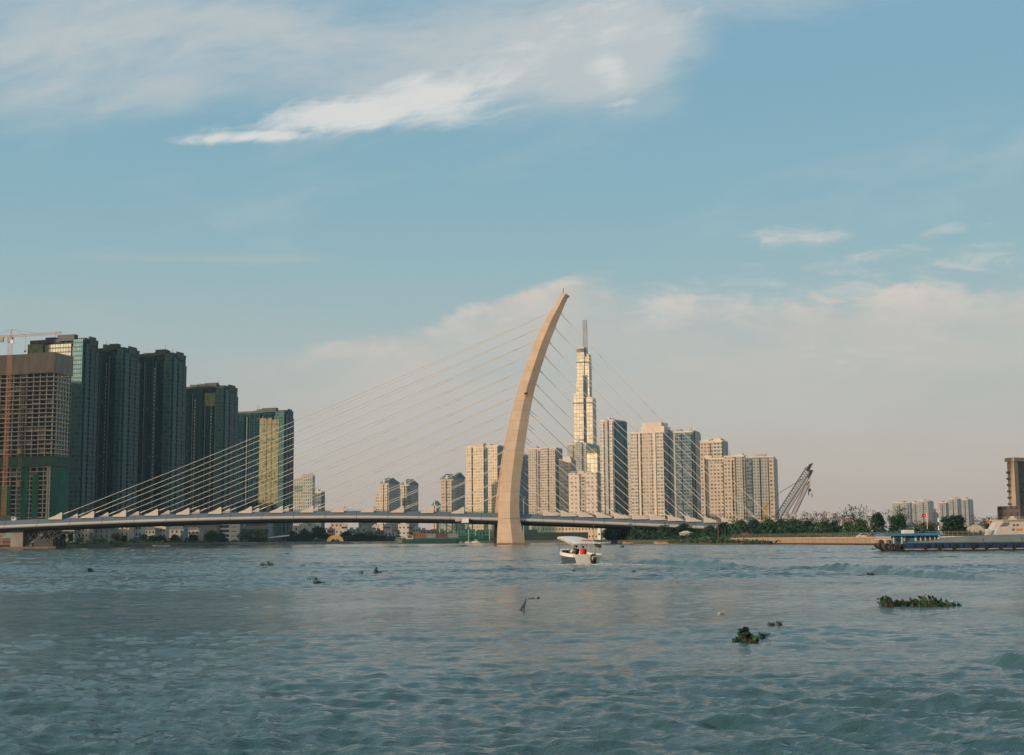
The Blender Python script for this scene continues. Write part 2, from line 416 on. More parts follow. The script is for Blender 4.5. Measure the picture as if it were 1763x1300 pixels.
cable_m = mat('cable_sheath', (.62,.58,.53), .5, var=.03)
steel_d = mat('dark_steel', (.045,.045,.045), .6, var=.3)
grey_c = mat('grey_concrete', (.24,.225,.20), .9, var=.2, scale=.3, stretch=(1, 1, .25))
plinth_m = mat('stained_plinth', (.16,.11,.075), .9, var=.3, scale=.5)
white_p = mat('white_paint', (.72,.71,.68), .45, var=.06)
def make_bridge():
    ang = R(4.0); c, s = math.cos(ang), math.sin(ang)
    B0 = XZ(877, 592, 0)
    root = empty('cable_stayed_bridge', (B0.x, B0.y, 0), ang)
    tag(root, 'long white cable-stayed bridge with one leaning curved concrete pylon crossing the river', 'bridge')
    def lx(px, py, y):                       # local x and height of an image point lying in the bridge plane at local y
        r = ray(px, py); t = r.x/r.y
        x = (t*(B0.y + y*c) - B0.x + y*s)/(c - t*s)
        Y = B0.y + x*s + y*c
        return x, P(px, py, Y).z
    tops = [(-120, 902), (0, 896.5), (100, 893.5), (250, 886.2), (500, 880.2), (700, 881), (875, 884.2), (1000, 888.7), (1120, 894), (1250, 899), (1400, 906)]
    pts = [lx(a, b, -13) for a, b in tops]
    cf = np.polyfit([p[0] for p in pts], [p[1] for p in pts], 4)
    zt = lambda x: float(np.polyval(cf, x))
    x0, x1 = lx(-160, 895, -14)[0], lx(1390, 900, -14)[0]
    prof = [(-14.0, -1.95), (-14.6, -2.05), (-15.0, -2.35), (-15.15, -2.75), (-15.0, -3.1), (-14.7, -3.3)]
    par = [(-12.2, -.02), (-12.6, .0), (-14.0, -1.95)]
    und = [(-14.7, -3.3), (-13.6, -4.1), (-9, -4.75), (9, -4.75), (13.6, -4.1), (14.7, -3.3)]
    xs = list(np.arange(x0, x1, 4.5))
    def strip(name, pr, m, mir=False, smooth=True):
        mb = MB(); k = -1 if mir else 1
        for xa, xb in zip(xs[:-1], xs[1:]):
            for (ya, za), (yb, zb) in zip(pr[:-1], pr[1:]):
                q = [(xa, k*ya, zt(xa)+za), (xa, k*yb, zt(xa)+zb), (xb, k*yb, zt(xb)+zb), (xb, k*ya, zt(xb)+za)]
                mb.face(q[::-1] if not mir else q)
        return mb.build(name, m, root, smooth, True)
    strip('edge_beam', prof, deck_m); strip('edge_beam', prof, deck_m, True)
    strip('parapet_panel', par, panel_m, False, False); strip('parapet_panel', par, panel_m, True, False)
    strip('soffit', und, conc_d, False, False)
    strip('carriageway', [(-12.2, .0), (-11.9, -.7), (11.9, -.7), (12.2, .0)], mat('asphalt', (.05,.05,.05), .9), False, False)
    # panel seams of the edge beam and the steel handrail on it
    for x in np.arange(x0, x1, 13.6):
        jb = MB()
        for (ya, za), (yb, zb) in zip(([par[1]] + prof)[:-1], ([par[1]] + prof)[1:]):
            jb.face([(x, ya-.03, zt(x)+za+.03), (x, yb-.03, zt(x)+zb+.03), (x+.16, yb-.03, zt(x)+zb+.03), (x+.16, ya-.03, zt(x)+za+.03)][::-1])
        jb.build('panel_seam', conc_d, root)
    hr = MB()
    for xa, xb in zip(xs[:-1], xs[1:]):
        for y in (-11.6, 11.6):
            hr.bar((xa, y, zt(xa)+.55), (xb, y, zt(xb)+.55), .09); hr.bar((xa, y, zt(xa)+.2), (xb, y, zt(xb)+.2), .06)
            hr.bar((xa, y, zt(xa)-.7), (xa, y, zt(xa)+.55), .09)
    hr.build('handrail', steel_d, root)
    # pylon outline read off the near leg: image row, left, right
    o = [(936, 855.7, 904.9), (915, 856.7, 899.5), (895, 857.6, 894.2), (872, 858.6, 893.4), (849, 860, 893.8), (812, 864, 897), (775, 868.7, 902), (738, 876, 907.5), (701, 884, 913.7), (664, 894.3, 922),
         (628, 906.7, 933), (591, 920, 945.5), (554, 937, 960), (517, 960, 975.8), (505, 968, 981)]
    def leg(k, name, zlo, zhi, mast=False, inset=0.0):
        rings = []
        for py, l, r in o:
            yl = -16.5
            _, z = lx((l+r)/2, py, yl)
            for _ in range(2):
                yl = -(1.9 + 14.8*max(0, 1 - z/74)**1.15); xl, z = lx(l, py, yl*1.0); xr, zr = lx(r, py, yl); z = (z+zr)/2
            rings.append((z, xl, xr, yl))
        rings.sort(); rings[0] = (-1.0,) + rings[0][1:]
        zz = [q[0] for q in rings]; out = []
        for z in np.linspace(zlo, zhi, 36 if not mast else 26):
            xl = np.interp(z, zz, [q[1] for q in rings]) + inset; xr = np.interp(z, zz, [q[2] for q in rings]) - inset
            yl = np.interp(z, zz, [q[3] for q in rings]); xm = xl + (xr-xl)*(.53 if z < 40 else .53 - .0011*(z-40)); w = xr-xl
            f = 2.2 + 1.6*max(0, 1 - z/30)
            if mast:
                f0 = np.interp(z, [60, 112], [1.0, .62]); ya = (yl - 3.2)*f0 + 0
                out.append([Vector((xl, 2.6*f0, z)), Vector((xl, -2.4*f0, z)), Vector((xm, -4.1*f0, z)), Vector((xr, -2.8*f0, z)), Vector((xr, 2.6*f0, z)), Vector((xm, 5.2*f0, z))])
            else:
                y = k*yl
                out.append([Vector((xl, y+f*.9, z)), Vector((xl, y-f*.55, z)), Vector((xm, y-f*1.22, z)), Vector((xr, y-f*.78, z)), Vector((xr, y+f*.9, z)), Vector((xm, y+f*1.45, z))])
        return out
    MB().loft(leg(1, '', -1.0, 66)).build('pylon_leg', conc, root, False, True)
    MB().loft(leg(-1, '', -1.0, 66, inset=.12)).build('pylon_leg', conc, root, False, True)
    top = leg(1, '', 65.5, lx(975, 506, 0)[1], True, -.02)
    ztop = top[-1][0].z
    for p in top[-1]: p.z += (top[-1][0].x - p.x)*.55 + .6
    MB().loft(top).build('pylon_mast', conc, root, False, True)
    # outline helpers for the cables
    mid = [(py, l, r) for py, l, r in o]
    def att(row, side):
        l = np.interp(row, [q[0] for q in reversed(o)], [q[1] for q in reversed(o)]); r = np.interp(row, [q[0] for q in reversed(o)], [q[2] for q in reversed(o)])
        px = l + .8 if side < 0 else r - .8
        y = 0.0
        x, z = lx(px, row, 0)
        y = 1.9 + 14.8*max(0, 1 - z/74)**1.15 if z < 66 else 1.2
        x, z = lx(px, row, -y)
        return x, y, z
    # waterline collar and joint line of each leg
    for k in (1, -1):
        r0 = leg(k, '', 0, 10.6)[0]
        xa, xb = min(p.x for p in r0), max(p.x for p in r0); ya, yb = min(p.y for p in r0), max(p.y for p in r0)
        MB().prism([(xa-1.7, ya-1), (xb+1.2, ya-1), (xb+2.0, (ya+yb)/2), (xb+1.2, yb+1), (xa-1.7, yb+1)], -1, .55 if k == 1 else .45).build('pile_cap', plinth_m, root)
        j = leg(k, '', 11.2, 11.45)[0]
        cx = sum(p.x for p in j)/6; cy = sum(p.y for p in j)/6
        a = [Vector((cx+(p.x-cx)*1.008, cy+(p.y-cy)*1.015, 11.2)) for p in j]; b = [Vector((p.x, p.y, 11.42)) for p in a]
        MB().loft([a, b]).build('construction_joint', mat('joint_concrete', (.30,.24,.19), .9), root)  # joint band in slightly darker concrete
    ab = MB(); xq = top[-1]; cx = sum(p.x for p in xq)/6; cz = max(p.z for p in xq)
    ab.tube((cx-.9, 0, cz-1.0), (cx-.9, 0, cz+2.0), .14); ab.build('lightning_rod', steel_d, root)
    ob = MB(); xm, y_, zm = att(690, -1); xw = lx(905, 688, -4)[0]
    ob.box(xw-.8, xw+.8, -7.6, -5.5, zm-1.6+4.2, zm+4.2-.9).build('inspection_hatch', steel_d, root)
    # anchor fins and cables
    lp = [107, 162, 217, 272, 326, 381, 433.5, 487, 539.5, 592, 643.5, 695, 746.5, 799]
    rows = [537, 562, 586, 610, 635, 659, 681, 705, 729, 752, 775.5, 799.5, 825, 850]
    rpx = [935 + 30.75*i for i in range(13, -1, -1)]
    rrows = [538, 563, 588, 612, 637, 660, 682, 706, 730, 753, 777, 801, 825, 849]
    def fin(x, sg, k, left):
        mb = MB(); L, hgt = (5.6, 2.35) if left else (6.6, 2.1)
        prof_ = [(0, -.5), (0, hgt), (.5, hgt+.12), (L*.55, hgt*.42), (L, .05), (L, -.5)]
        pp = [(x - p if left else x + p, zt(x) + q) for p, q in prof_]
        a = [Vector((p[0], k*12.6, p[1])) for p in pp]; b = [Vector((p[0], k*13.5, p[1])) for p in pp]
        mb.loft([a, b]); return mb.build('anchor_fin', fin_m, root, False, True)
    for left, pxs, rws in ((True, lp, rows), (False, rpx, rrows)):
        for px, rw in zip(pxs, rws):
            x = lx(px, 886, -13.2)[0]
            for k in (-1, 1):
                fin(x, 1, k, left)
                xa, ya, za = att(rw, -1 if left else 1)
                a = Vector((x, k*13.0, zt(x)+1.5)); b = Vector((xa, k*ya, za))
                mb = MB(); prev = a
                L = (b-a).length
                for i in range(1, 5):
                    q = a.lerp(b, i/4); q.z -= L*.006*4*(i/4)*(1-i/4)
                    mb.tube(prev, q, .105, k=8); prev = q
                mb.build('stay_cable', cable_m, root, True)
                d = (b-a).normalized(); MB().tube(a, a + d*3.2, .21, k=6).build('cable_sleeve', cable_m, root)
    # the near river pier at the left with its raking struts and bracket trusses
    xp = lx(31, 930, -9)[0]; zs = zt(xp) - 4.7
    for y in (-9, 9):
        MB().prism([(xp-2.6, y-2), (xp+2.6, y-2), (xp+2.6, y+2), (xp-2.6, y+2)], .8, zs+.4).build('pier_column', grey_c, root)
    MB().box(xp-7, xp+17, -13, 13, -1, .9).build('pier_base', plinth_m, root)
    for y in (-9, -3, 3, 9):
        m_ = MB(); m_.bar((xp+3.2, y, .9), (xp+6.2, y, zs-4.6), .7).build('strut', grey_c, root)
        MB().bar((xp+6.2, y, zs-4.6), (xp+11.5, y, zs-.4), .7).build('strut', grey_c, root)
        MB().bar((xp+15.5, y, .9), (xp+14.4, y, zs), .5).build('strut', steel_d, root)
    tr = MB()
    for y in (-10, -4, 2, 8):
        tr.bar((xp+3, y, zs-.3), (xp+20, y, zs-.3), .35); tr.bar((xp+12, y, zs-4.4), (xp+20, y, zs-.6), .35)
        for i in range(5): tr.bar((xp+4+3*i, y, zs-.3), (xp+5.5+3*i, y, zs-3.4), .22); tr.bar((xp+7+3*i, y, zs-.3), (xp+5.5+3*i, y, zs-3.4), .22)
        tr.bar((xp+4, y, zs-3.4), (xp+14, y, zs-3.4), .3)
    tr.build('bracket_truss', steel_d, root)
    MB().box(xp+7, xp+15, -10, 10, .9, zs-3.6).build('falsework_tower', steel_d, root)
    # hanging inspection gantry under the edge beam: a machine of its own
    xg = lx(793, 896, -14)[0]; zg = zt(xg)
    def wl(x, y, z): return Vector((B0.x + x*c - y*s, B0.y + x*s + y*c, z))
    g = empty('inspection_gantry', wl(xg, -14, zg-5.5), ang); tag(g, 'dark travelling inspection gantry with a white box hung under the bridge deck beside the pylon', 'gantry')
    MB().box(-3.6, 3.4, -.8, 4, -2.0, -1.7).build('platform', steel_d, g)
    rb = MB()
    for x in (-3.6, -1.3, 1.1, 3.4):
        rb.bar((x, -.8, -1.7), (x, -.8, .6), .2); rb.bar((x, 4, -1.7), (x, 4, .6), .2)
    for z in (-1.0, -.3, .6): rb.bar((-3.6, -.8, z), (3.4, -.8, z), .16); rb.bar((-3.6, 4, z), (3.4, 4, z), .16)
    for i in range(3): rb.bar((-3.6+2.3*i, -.8, -1.7), (-1.3+2.3*i, -.8, .6), .16)
    rb.build('guard_frame', steel_d, g)
    MB().bar((-7.5, 0, .8), (-3.4, 0, -1.5), .25).bar((-10, 0, 1.3), (-3.4, 0, .6), .2).build('side_arm', steel_d, g)
    MB().box(.4, 3.5, -1.7, -.9, .9, 2.9).build('hoist_box', white_p, g)
    MB().box(-2.4, 0, -1.6, -.9, 1.6, 2.8).build('motor', mat('pale_grey_paint', (.45,.42,.40), .5), g)
    MB().box(-2.6, 3.4, -.9, 0, .6, 1.0).build('hanger_beam', steel_d, g)
    return lx, zt, wl
BR_LX, BR_ZT, BR_WL = make_bridge()

# ================================================================== TOWERS
class Tower:
    """local frame: origin at the foot of the near corner, front wall along -x at y=0, right wall along +y at x=0"""
    def __init__(s, name, label, cat, x0, xs, x1, ytop, D, yaw=22, group=None, depth=None, zb=LAND_Z):
        a = R(yaw); C = P(xs, ytop, D); s.h = C.z - zb; s.D = D; s.a = a; s.zt = C.z
        s.C = C; s.df = Vector((-math.cos(a), math.sin(a), 0)); s.ds = Vector((math.sin(a), math.cos(a), 0))
        s.ytop = ytop
        s.w = s.solve(s.df, x0); s.d = depth or (s.solve(s.ds, x1) if x1 > xs + .3 else s.w*.8)
        s.root = empty(name, (C.x, C.y, zb), -a); tag(s.root, label, cat, group)
        s.ppm = F/D
    def solve(s, d, px):
        lo, hi = 0.0, 400.0
        sg = 1 if px > px_of(s.C)[0] else -1
        for _ in range(40):
            m = (lo+hi)/2; q = px_of(s.C + d*m)[0]
            if (q - px)*sg < 0: lo = m
            else: hi = m
        return (lo+hi)/2
    def z(s, py): return s.h + (s.ytop - py)/s.ppm          # local height of an image row near the corner
    def box(s, name, x0, x1, y0, y1, z0, z1, m, label=None, parent=None):
        o = MB().box(x0, x1, y0, y1, z0, z1).build(name, m, parent or s.root)
        if label: o['label'] = label
        return o
    def fx(s, px): return -s.solve(s.df, px)               # local x of an image column on the front wall (at the top row)
    def core(s, m, name='tower_block', top=None):
        return s.box(name, -s.w, 0, 0, s.d, 0, top or s.h, m)
    def fbay(s, name, f0, f1, m, proud=1.0, z0=0.0, z1=None, back=None, label=None):
        z1 = s.h*.985 if z1 is None else z1
        return s.box(name, -s.w*(1-f0), -s.w*(1-f1), -proud, .4 if back is None else back, z0, z1, m, label)
    def sbay(s, name, f0, f1, m, proud=1.0, z0=0.0, z1=None, label=None):
        z1 = s.h*.98 if z1 is None else z1
        return s.box(name, -.4, proud, s.d*f0, s.d*f1, z0, z1, m, label)
    def roof(s, m, mp, seed=1, lip=1.4):
        r = random.Random(seed)
        p = MB(); t = .5; w, d, h = s.w, s.d, s.h
        p.box(-w-.15, .15, -.15, t, h-.3, h+lip); p.box(-w-.15, .15, d-t, d+.15, h-.3, h+lip-.02); p.box(-w-.15, -w+t, t, d-t, h-.3, h+lip-.01); p.box(-t, .15, t, d-t, h-.3, h+lip-.01)
        p.build('parapet', m, s.root, False, True)
        for k in range(4):
            a = r.uniform(.05, .72); b = a + r.uniform(.08, .24); c_ = r.uniform(.12, .5)
            s.box('plant_room', -w*(1-a), -w*(1-min(b, .95)), d*c_, d*(c_+.28) + k*.3, h-.2 + k*.01, h + r.uniform(2.2, 6.5), mp if k % 2 else m)
        for k in range(2):
            x = -w*r.uniform(.1, .9); MB().tube((x, d*.3, h), (x, d*.3, h + r.uniform(6, 11)), .22, .12).build('aerial', steel_d, s.root)

g_dark = (.012,.022,.028)
F_dark = facade('dark_curtain_wall', (.004,.018,.024), (.001,.012,.018), 1.6, 3.5, .86, .78, .12, 0, .09, .5, .3, blindcol=(.055,.062,.055), gspec=.18, stint=(.18,.60,.80))
F_dark2 = facade('dark_curtain_wall_ribbed', (.005,.020,.026), (.001,.012,.018), 3.2, 3.5, .78, .72, .12, 0, .10, .5, .3, blindcol=(.07,.072,.06), pier=2, piercol=(.026,.044,.046), gspec=.18, stint=(.18,.60,.80))
F_green = facade('green_and_sunlit_glass', (.13,.14,.07), (.10,.125,.055), 2.4, 3.5, .80, .70, .25, .0, .10, .6, .2, gspec=.3, blindcol=(.2,.2,.1))  # on the dark towers this brighter green paints sunlit glass
F_sun_yellow = facade('sunlit_yellow_glazing', (.20,.19,.085), (.15,.15,.065), 2.4, 3.5, .80, .66, .25, .0, .12, .6, .2, gspec=.3, blindcol=(.05,.05,.035))  # low sunlight put into the colour of one tower's glass
F_lightglass = facade('pale_corner_glass', (.050,.092,.088), (.022,.058,.060), 1.8, 3.5, .80, .70, .3, 0, .06, .5, .2, gspec=.3, stint=(.4,.8,.85))
F_balc = facade('grey_balcony_wall', (.085,.105,.105), (.006,.014,.017), 3.6, 3.5, .80, .56, .25, 0, .12, .7, .2, gspec=.3, stint=(.25,.72,.85))
F_slot = facade('pale_slot_wall', (.02,.028,.032), (.30,.29,.22), 2.0, 3.5, .60, .40, .3, 0, .0, .6, .2, blindcol=(.02,.03,.03))  # dark wall with pale panes
frame_dark = mat('dark_roof_screen', (.016,.022,.024), .6, var=.2, scale=.2)
frame_lt = mat('grey_roof_screen', (.06,.066,.064), .7, var=.2, scale=.2)
fin_lt = mat('pale_wall_fin', (.10,.125,.12), .6, var=.1)
red_p = mat('red_crane_paint', (.32,.03,.025), .5, var=.1)

def roof_crane(label, px, py, D, L=9, flip=1):
    p = P(px, py, D)
    t = empty('roof_crane', (p.x, p.y, p.z - 3.0), R(-15)); tag(t, label, 'crane', 'red cleaning cranes on the dark tower roofs')
    MB().box(-1, 1, -1, 1, -1.5, 1.6).build('turret', red_p, t)
    m = MB(); m.bar((-2*flip, 0, 2.2), (L*flip, 0, 2.8), .6); m.bar((0, 0, 1.2), (L*.5*flip, 0, 2.5), .35); m.build('jib', red_p, t)
    MB().box(-3*flip if flip > 0 else 2, -2*flip if flip > 0 else 3, -.6, .6, 1.5, 2.8).build('counterweight', steel_d, t)
    return t

def dark_tower(label, x0, xs, x1, ytop, D, yaw, seed, slots=(), green=None, left_wing=.0, wing_drop=0):
    T = Tower('glass_tower', label, 'tower', x0, xs, x1, ytop, D, yaw, 'dark glass riverside towers')
    r = random.Random(seed); w, d, h = T.w, T.d, T.h
    T.core(F_dark2 if seed % 2 else F_dark)
    # projecting bays, deep dark recesses between them and lighter corner glass
    T.fbay('glass_bay', .02, .20, F_dark, 1.6, 0, h*.975)
    T.fbay('glass_bay', .30, .52, F_dark2, 2.2, 0, h*.99)
    T.fbay('glass_bay', .60, .79, F_dark, 1.5, 0, h*.982)
    T.fbay('corner_glass', .83, 1.0, F_lightglass, 2.6, 0, h*1.0 + .8, back=3)
    for f in slots: T.fbay('balcony_slot', f, f+.035, F_slot, 2.35, h*.06, h*.93)
    for f in (.25, .56, .81): T.fbay('wall_fin', f, f+.016, fin_lt, 2.3, 0, h*.97)
    T.sbay('side_glass', .04, .30, F_lightglass, 1.2, 0, h*.985)
    T.sbay('balcony_stack', .36, .66, F_balc, 1.8, 0, h*.965)
    T.sbay('balcony_stack', .74, .97, F_balc, 1.5, 0, h*.955)
    T.roof(frame_dark, frame_lt, seed, 2.2)
    T.fbay('roof_screen', .55, .84, frame_dark, 2.4, h*1.0, h + 5.0, back=2.5)
    T.sbay('roof_screen', .30, .8, frame_lt, .6, h*.985, h + 4.0)
    for k in (.42, .62):
        T.box('mechanical_floor', -w-.3, .3, -.5, d+.3, h*k, h*k+2.6, frame_dark)
    if green:  # brighter base colours paint sunlight on parts of the dark glass
        for f0, f1, z0, z1 in green: T.fbay('sunlit_glass', f0, f1, F_sun_yellow if seed == 7 else F_green, 3.0, h*z0, h*z1)
    return T
dark_tower('tallest dark glass tower with upper glazing coloured sunlit green behind the unfinished tower', 52, 146, 169, 586, 1020, 16, 3, (.48,), [(.0, .28, .93, .992), (.32, .80, .82, .985)])
dark_tower('dark glass tower with a pale vertical strip, second tallest by the bridge', 163, 213, 240, 602, 1080, 16, 4, (.46,))
dark_tower('dark glass tower third in the descending row with balconied right edge', 237, 297, 320, 611, 1140, 16, 5, (.52,))
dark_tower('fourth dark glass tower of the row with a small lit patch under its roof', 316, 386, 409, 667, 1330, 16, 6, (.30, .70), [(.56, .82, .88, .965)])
dark_tower('lowest dark glass tower of the row with a tall front coloured as sunlit yellow glass', 405, 491, 505, 709, 1500, 16, 7, (), [(.52, .66, .26, .955), (.672, .76, .24, .955), (.77, .90, .30, .94)])
roof_crane('red roof crane on the tallest dark tower', 112, 583, 1035, 9)
roof_crane('red roof crane on the roof of the third dark tower', 262, 607, 1160, 9, -1)
roof_crane('red roof crane with a long jib on the fourth dark tower', 352, 662, 1350, 13, -1)
roof_crane('red roof crane on the roof of the lowest dark tower', 460, 704, 1520, 14)
roof_crane('small red roof crane beside the second dark tower roof', 205, 600, 1100, 7)

# unseen blocks added beyond the left edge, placed and sized to shade the riverside row
F_off = facade('office_wall', (.10,.10,.09), (.03,.04,.045), 3, 3.6, .7, .6, .2, .2, .1, .7)
def shade_block(label, X, Y, w, d, h, rz):
    t = empty('tower_building', (X, Y, LAND_Z), rz); tag(t, label, 'tower')
    MB().box(-w/2, w/2, -d/2, d/2, 0, h).build('tower_block', F_off, t)
    MB().box(-w/2-.3, w/2+.3, -d/2-.3, d/2+.3, h-3, h+1.2).build('parapet', frame_lt, t)
    MB().box(-w/5, w/5, -d/5, d/5, h, h+7).build('plant_room', frame_lt, t)

shade_block('unseen block added outside the left edge, shading the unfinished tower', -725, 700, 95, 40, 232, R(-58))
shade_block('unseen block added outside the left edge, shading the tallest glass tower', -697, 792, 58, 40, 196, R(-58))
shade_block('broad unseen block added outside the left edge, shading the middle glass towers', -662, 905, 110, 45, 246, R(-58))
shade_block('unseen block added outside the left edge, shading the fourth glass tower', -650, 1118, 95, 40, 226, R(-58))
shade_block('low dark office block outside the left edge, beside the lowest glass tower', -632, 1290, 70, 40, 112, R(-58))

# ---- the unfinished tower
def unfinished():
    T = Tower('unfinished_tower', 'unfinished concrete tower with open floors, brown screens at the top and green netting below', 'building', -46, 94, 122, 640, 905, 14)
    cm = mat('raw_concrete', (.50,.42,.345), .9, var=.15, scale=.2); dk = mat('unlit_interior', (.05,.055,.06), .95, var=.3)
    net = mat('green_netting', (.010,.115,.060), .9, var=.35, scale=.12, stretch=(1, 1, .5)); brown = mat('brown_screen', (.25,.185,.145), .85, var=.2, scale=.15, stretch=(2, 2, .4))
    w, d, h = T.w, T.d, T.h; n = 38; st = h/n
    T.box('core_wall', -w+5, -5, 6, d-4, 0, h+2, dk)
    for i in range(n+1): T.box('floor_slab', -w-.3, .3, -.5, d+.2, i*st-.5, i*st, cm)
    k = 0
    for x in np.linspace(-w+.9, -.9, 13):
        T.box('column', x-.28, x+.28, .35 + .02*k, 1.2, 0, h, cm); k = 1-k
    for y in np.linspace(5.5, d-.9, 5): T.box('column', -1.15, -.28, y-.4, y+.4, 0, h, cm)
    # infill walls set back in random bays
    r = random.Random(4)
    for x in np.linspace(-w+.9, -.9, 13)[:-1]:
        m = MB(); bw = (w-1.8)/12; cnt = 0
        for i in range(12, n):
            if r.random() < .3: m.box(x+.5, x+bw-.5, 1.4, 1.7, i*st+.02, i*st + r.choice([1.0, st-.4])); cnt += 1
        if cnt: m.build('infill_wall', mat('block_infill', (.24,.20,.17), .9, var=.3), T.root)['kind'] = 'stuff'
    # top screens
    zs0, zs1 = h - .6, h + 13.2
    T.box('protection_screen', -w-1, -w*.30, -1.3, -1.0, zs0-.4, zs1, brown); T.box('protection_screen', -w*.30+.3, .8, -1.4, -1.1, zs0, zs1+.6, brown); T.box('protection_screen', .8, 1.1, -1.0, d+1, zs0-.2, zs1+.2, brown)
    T.box('roof_formwork', -w*.9, -w*.1, 2, d*.8, h, h+9, dk)
    # hoist mast up the front
    hm = MB(); xh = T.fx(44)
    for dx in (-.9, .9): hm.bar((xh+dx, -2.4, 0), (xh+dx, -2.4, h*.95), .22)
    for i in range(60):
        z = i*h*.95/60; hm.bar((xh-.9, -2.4, z), (xh+.9, -2.4, z + h*.95/60), .14)
    hm.build('hoist_mast', mat('hoist_steel', (.36,.27,.20), .6), T.root)
    for q in (.33, .52): T.box('hoist_cabin', xh-1.4, xh+1.4, -4.4, -2.7, h*q, h*q+4, mat('hoist_orange', (.42,.24,.12), .6))
    for i in range(8, 36, 2): T.box('landing_gate', xh-2.0, xh+2.0, -2.0, -.3, i*st+.02, i*st+.32, mat('hoist_steel', (.36,.27,.20), .6))
    # netting
    zn = T.z(790)
    T.box('catch_fan', -w-1, 1.6, -2.2, d+.6, zn-5.5, zn+1.5, mat('green_fan', (.035,.075,.05), .9, var=.3))
    for a, b, z1 in ((-46, 28, 836), (45, 56, 796), (64, 74, 815), (92, 96, 796)):
        xa, xb = T.fx(a) if a > -46 else -w, T.fx(b) if b < 94 else 0
        T.box('safety_net', xa, xb, -.8, -.5, 0, T.z(z1), net if b < 92 else cm)
    T.box('safety_net', .5, .8, 0, d, 0, zn-6, net)
    T.box('panel_wall', T.fx(88.5), T.fx(91.5), -1.2, -.85, 0, zn-6, mat('pale_board', (.42,.33,.24), .8))
unfinished()
def crane_mast(mb, base, top, w, k):
    b = Vector(base); t = Vector(top); off = [Vector((x*w, y*w, 0)) for x, y in ((-.5, -.5), (.5, -.5), (.5, .5), (-.5, .5))]
    for o_ in off: mb.bar(b+o_, t+o_, .11)
    for i in range(k):
        p = b.lerp(t, i/k); q = b.lerp(t, (i+1)/k)
        for j in range(4): mb.bar(p+off[j], q+off[(j+1) % 4], .07); mb.bar(p+off[j], p+off[(j+1) % 4], .07)
def lattice(mb, a, b, w, hh, k, r=.16):
    a = Vector(a); b = Vector(b); d = (b-a).normalized(); sd = d.cross(Vector((0, 0, 1)))
    sd = sd.normalized() if sd.length > .05 else Vector((1, 0, 0)); up = sd.cross(d).normalized()
    off = [sd*w/2 + up*hh/2, -sd*w/2 + up*hh/2, -sd*w/2 - up*hh/2, sd*w/2 - up*hh/2]
    for i in range(k):
        p = a.lerp(b, i/k); q = a.lerp(b, (i+1)/k)
        for j in range(4):
            mb.bar(p+off[j], q+off[j], r); mb.bar(p+off[j], q+off[(j+1) % 4], r*.6); mb.bar(p+off[j], p+off[(j+1) % 4], r*.6)
def tower_crane():
    D = 850; om = mat('orange_crane_paint', (.46,.16,.035), .55, var=.2)
    b = XZ(8, D, LAND_Z); t = P(17.5, 592, D)
    b = Vector((t.x, t.y, LAND_Z))
    r = empty('tower_crane', b); tag(r, 'orange tower crane with a long jib standing before the unfinished tower', 'crane')
    L = lambda v: Vector(v) - b
    m = MB(); crane_mast(m, (0, 0, 0), L(t), 2.2, 58); m.build('mast', om, r)
    j0 = L(P(18, 579, D)); j1 = L(P(106, 573.5, D-8)); j2 = L(P(-16, 580, D+2))
    m = MB(); lattice(m, j0, j1, 1.2, 1.3, 26, .11); m.build('jib', om, r)
    m = MB(); lattice(m, j0, j2, 1.4, .9, 8, .13); m.build('counter_jib', om, r)
    MB().box(-1.5, 1.5, -1.5, 1.5, L(P(17, 590, D)).z, L(P(17, 580, D)).z).build('slewing_unit', mat('crane_grey', (.3,.26,.22), .6), r)
    q = L(P(21, 588, D)); MB().box(q.x-.2, q.x+1.6, -2.6, -1.5, q.z-1.6, q.z+.8).build('cabin', white_p, r)
    q = L(P(2.5, 583, D)); MB().box(q.x-1.4, q.x+1.4, -.9, .9, q.z-2.2, q.z+.8).build('counterweight', mat('crane_grey', (.3,.26,.22), .6), r)
    a = L(P(20, 567, D)); m = MB(); m.bar(j0 + Vector((-.8, 0, 0)), a, .28); m.bar(j0 + Vector((1.0, 0, 0)), a, .28); m.build('apex_frame', om, r)
    m = MB(); m.tube(a, j0.lerp(j1, .62), .08, k=4); m.tube(a, j0.lerp(j1, .3), .08, k=4); m.tube(a, j2, .08, k=4); m.build('tie_rope', steel_d, r)
    h_ = j0.lerp(j1, .30); MB().tube(h_, h_ - Vector((0, 0, 10)), .07, k=4).box(h_.x-.5, h_.x+.5, h_.y-.4, h_.y+.4, h_.z-11.2, h_.z-10).build('hook', steel_d, r)
tower_crane()

# ---- right-hand skyline
lit_gold_glass = facade('gold_lit_glass', (.34,.30,.24), (.78,.67,.49), 6.0, 7.6, .86, .84, .30, .30, .0, .5, .12, gspec=.6, wob=.08, gvar=.10)  # golden sunset reflection is put into the base colour of the lit fronts
shade_blue_glass = facade('blue_shadow_glass', (.022,.062,.085), (.012,.046,.068), 2.4, 3.6, .85, .75, .2, 0, .05, .5, .2, stint=(.3,.75,.95))  # dark blue base colour also paints shade on the right-hand walls
gold_band = mat('dark_band', (.09,.085,.08), .6)
F_beige = facade('beige_flats', (.42,.345,.27), (.085,.08,.072), 5.0, 5.2, .62, .50, .25, 0, .25, .8, .1, blindcol=(.27,.22,.175))
F_beige2 = facade('beige_flats_wide', (.42,.37,.31), (.075,.09,.095), 5.2, 5.2, .74, .56, .2, .1, .3, .8, .08, pier=2, piercol=(.34,.30,.25), blindcol=(.30,.26,.2), slab=(.54,.47,.39))
F_pink = facade('pale_pink_flats', (.58,.48,.395), (.17,.15,.135), 6.4, 6.6, .46, .40, .3, 0, .25, .8, .06)
